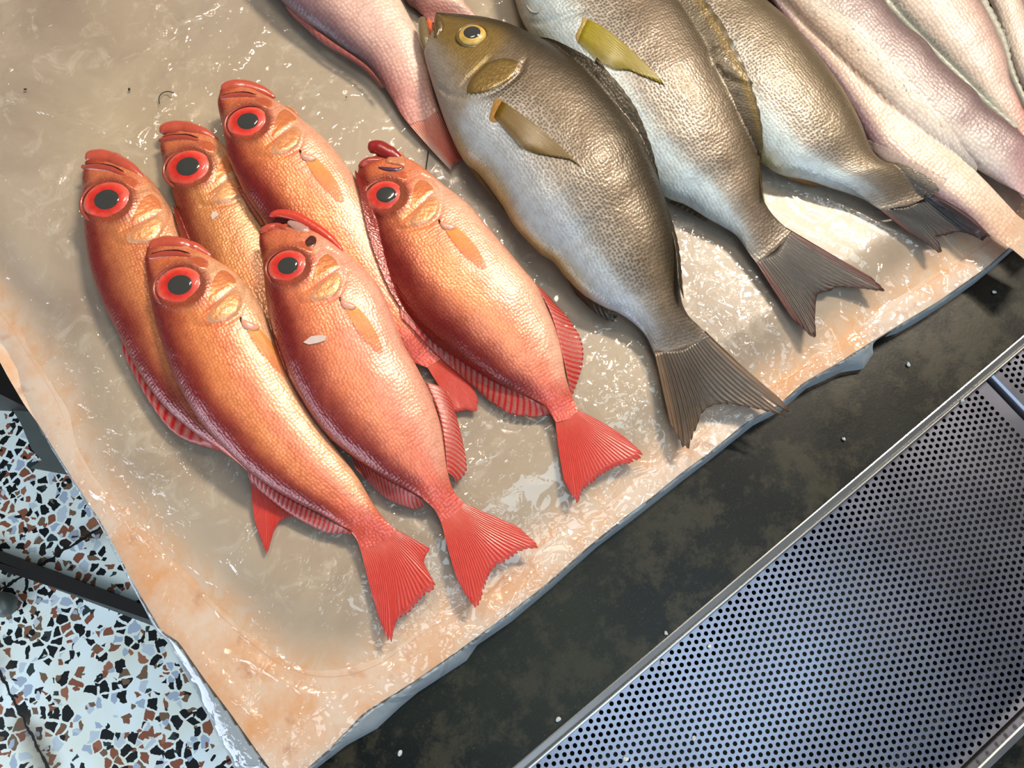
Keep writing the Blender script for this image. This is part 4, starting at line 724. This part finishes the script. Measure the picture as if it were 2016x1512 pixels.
# ------------------------------------------------------------------ crumbs, flakes, specks
import bmesh
M['crumb'] = plain('ice_crumb', color=lin(170, 180, 184), rough=.12, coat=.6, nscale=300, nb=.2, mott=.2)
M['flake'] = plain('fish_scale_flake', color=lin(196, 178, 172), rough=.25, coat=.4, mott=.1)
M['speck'] = plain('dark_speck', color=lin(30, 26, 22), rough=.6)
def crumb(name, label, cat, px, zz, r_px, mat, group=None, flat=.7):
    c = U([px], zz)[0]; r = r_px * .8 * np.linalg.norm(c - CAM) / F
    bm = bmesh.new(); bmesh.ops.create_icosphere(bm, subdivisions=3, radius=1)
    v = np.array([w.co[:] for w in bm.verts]); fcs = np.array([[q.index for q in p.verts] for p in bm.faces]); bm.free()
    k = rng.normal(size=(9, 3)); k /= np.linalg.norm(k, axis=1)[:, None]
    sup = np.minimum(1.0, 1 / np.maximum((v @ k.T) / rng.uniform(.55, .95, 9), 1.0).max(1)); v = v * sup[:, None] * [1, .8, flat]
    a = rng.uniform(0, 6.28); v[:, :2] = v[:, :2] @ np.array([[math.cos(a), -math.sin(a)], [math.sin(a), math.cos(a)]])
    v = v * r; v[:, 2] += -v[:, 2].min() + .0001
    tag(mesh(name, v + [c[0], c[1], zz], fcs, mat, smooth=False), label, cat, group)
for lb, px, r in [('ice crumb on the stone ledge near the right frame edge, below the pale tails', (1956, 576), 5), ('ice crumb on the stone ledge right below the torn plastic corner', (1787, 718), 6), ('ice crumb at the ledge edge beside the steel trim, mid picture', (1311, 1246), 6), ('ice crumb at the bottom of the ledge beside the steel trim', (1099, 1416), 7), ('ice crumb on the stone ledge below the bottom corner of the plastic', (788, 1482), 7), ('tiny wet crumb on the ledge between tail tips and perforated panel', (1660, 865), 5)]:
    crumb('ice_crumb', lb, 'ice crumb', px, ZL, r, M['crumb'], 'ice crumbs on the ledge')
crumb('ice_crumb', 'ice crumb caught on the steel trim near the right end of the panel', 'ice crumb', (1893, 790), ZL + .001, 6, M['crumb'])
for lb, px, r in [('water drop on the panel near its upper middle, the brightest one', (1396, 1273), 6), ('water drop on the panel in the middle of the bottom edge', (1232, 1493), 7), ('water drop on the panel beside the trim at lower left', (1303, 1305), 6), ('water drop low on the panel towards the right', (1366, 1453), 6)]:
    crumb('water_drop', lb, 'water drop', px, ZP + .0002, r, M['crumb'], 'drops on the drain panel', .45)
def flake(name, label, f, poly, mat=None): 
    W = hit(f, poly, .0008); n = len(W); i = np.arange(n); k = (i + 1) % n; W2 = W - [0, 0, .0005]
    tag(mesh(name, np.vstack([W, W2]), [i[::-1][None], (i + n)[None], np.column_stack([i, k, k + n, i + n])], mat or M['flake'], smooth=False), label, 'scale flake', 'loose flakes on fish')
flake('scale_flake', 'pale angular flake stuck on the front centre red fish below its gill', fE, [(597, 674), (612, 662), (630, 659), (643, 661), (640, 670), (625, 675), (608, 678)])
fB = [o for o in COL.objects if o.type == 'EMPTY' and 'second from the left' in o.get('label', '')][0]
def bvh_of(root):
    f = Fish(); b = [c for c in root.children if c.name.startswith('body')][0]; L = np.array(root.location)
    f.bvh = BVHTree.FromPolygons([tuple(np.array(v.co) + L) for v in b.data.vertices], [tuple(p.vertices) for p in b.data.polygons]); f.z = np.array([Z0 + .02]); return f
flake('scale_flake', 'small white flake on the back red fish squeezed second from left', bvh_of(fB), [(415, 424), (419, 417), (426, 416), (431, 423), (424, 428), (418, 433)])
flake('scale_flake', 'white oval flake on the yellow-edged grey fish', g3, [(1443, 84), (1446, 80), (1450, 82), (1450, 89), (1446, 92), (1443, 89)], M['crumb'])
def on_film(px):
    p = U([px], ZI + .001)[0]; k = np.argmin(np.hypot(FP[:, 0] - p[0], FP[:, 1] - p[1])); return z[k]
for lb, px, r in [('black speck on the plastic near the left frame edge', (51, 177), 3.2), ('black speck on the plastic above the leftmost red fish', (255, 177), 3.4), ('tiny dark speck on the plastic between red fish and pink fish', (682, 192), 2.2)]:
    crumb('dark_speck', lb, 'speck', px, on_film(px) + .0002, r, M['speck'], 'specks on the plastic')
wp = [(843, 297), (841, 312), (838, 336)]; wz = ZI + .0014
Wt, ft = tube(resample(catmull(U(wp, wz), 40), 20), np.full(20, .0004), 8); tag(mesh('thin_wire', Wt, ft, M['speck']), 'thin dark wire bit on the plastic below the pink fish tail tip', 'wire')
hp = catmull([(314, 204), (313, 192), (320, 183), (331, 180), (342, 183)], 24); hz_ = [on_film(p) + .0008 for p in hp]
Wt, ft = tube(U(hp, np.array(hz_)), np.full(24, .00035), 8); tag(mesh('curled_hair', Wt, ft, M['speck']), 'short curled brown hair on the plastic above the red fish', 'hair')
# ------------------------------------------------------------------ light
def area(name, loc, target, sx, sy, power, color, spread=180, roll=0.0):
    L = bpy.data.lights.new(name, 'AREA'); L.shape = 'RECTANGLE'; L.size = sx; L.size_y = sy; L.energy = power; L.color = color; L.spread = math.radians(spread)
    o = bpy.data.objects.new(name, L); COL.objects.link(o); o.location = loc
    q = (Vector(target) - Vector(loc)).to_track_quat('-Z', 'Y'); o.rotation_euler = (q @ Matrix.Rotation(roll, 3, 'Z').to_quaternion()).to_euler(); return o
RIGHT = np.array([.79, -.61, 0]); UP = np.array([.58, .76, 0]) ; CEN = np.array([0.02, .12, .83])
W1 = (1.0, .85, .66)
def at(r, u, h): return CEN + RIGHT * r + UP * u + np.array([0, 0, h])
for k, (r, u) in enumerate([(1.22, 1.38), (1.34, 1.28)]):
    area('warm_tube_lamp', at(r, u, 2.35), CEN + UP * .02, .62, .04, 24.5, W1, 120, roll=.6)
for k, (r, u) in enumerate([(-.12, .55), (-.06, .62)]):
    area('warm_tube_lamp', at(r, u, 1.2), CEN, .30, .022, 1.3, W1, 120, roll=.6)
area('cool_ceiling_light', (.16, -.62, 2.9), (.1, -.2, .8), 1.1, .8, 11, (.70, .90, 1.0))
area('shopfront_daylight', at(-1.5, -1.4, .12), CEN + RIGHT * -.4 + UP * -.3 + np.array([0, 0, -.4]), 1.8, .8, 36, (.74, .84, 1.0))
area('cool_aisle_light', at(.7, -1.5, .85), CEN + UP * -.2, .9, .7, 9, (.74, .86, 1.0))
w = bpy.data.worlds.new('market_hall'); SC.world = w; w.use_nodes = True
w.node_tree.nodes['Background'].inputs[0].default_value = (.55, .60, .66, 1); w.node_tree.nodes['Background'].inputs[1].default_value = .17
SC.view_settings.view_transform = 'Standard'; SC.view_settings.look = 'None'; SC.view_settings.gamma = 1; SC.view_settings.use_curve_mapping = False
SC.view_settings.exposure = 0.0
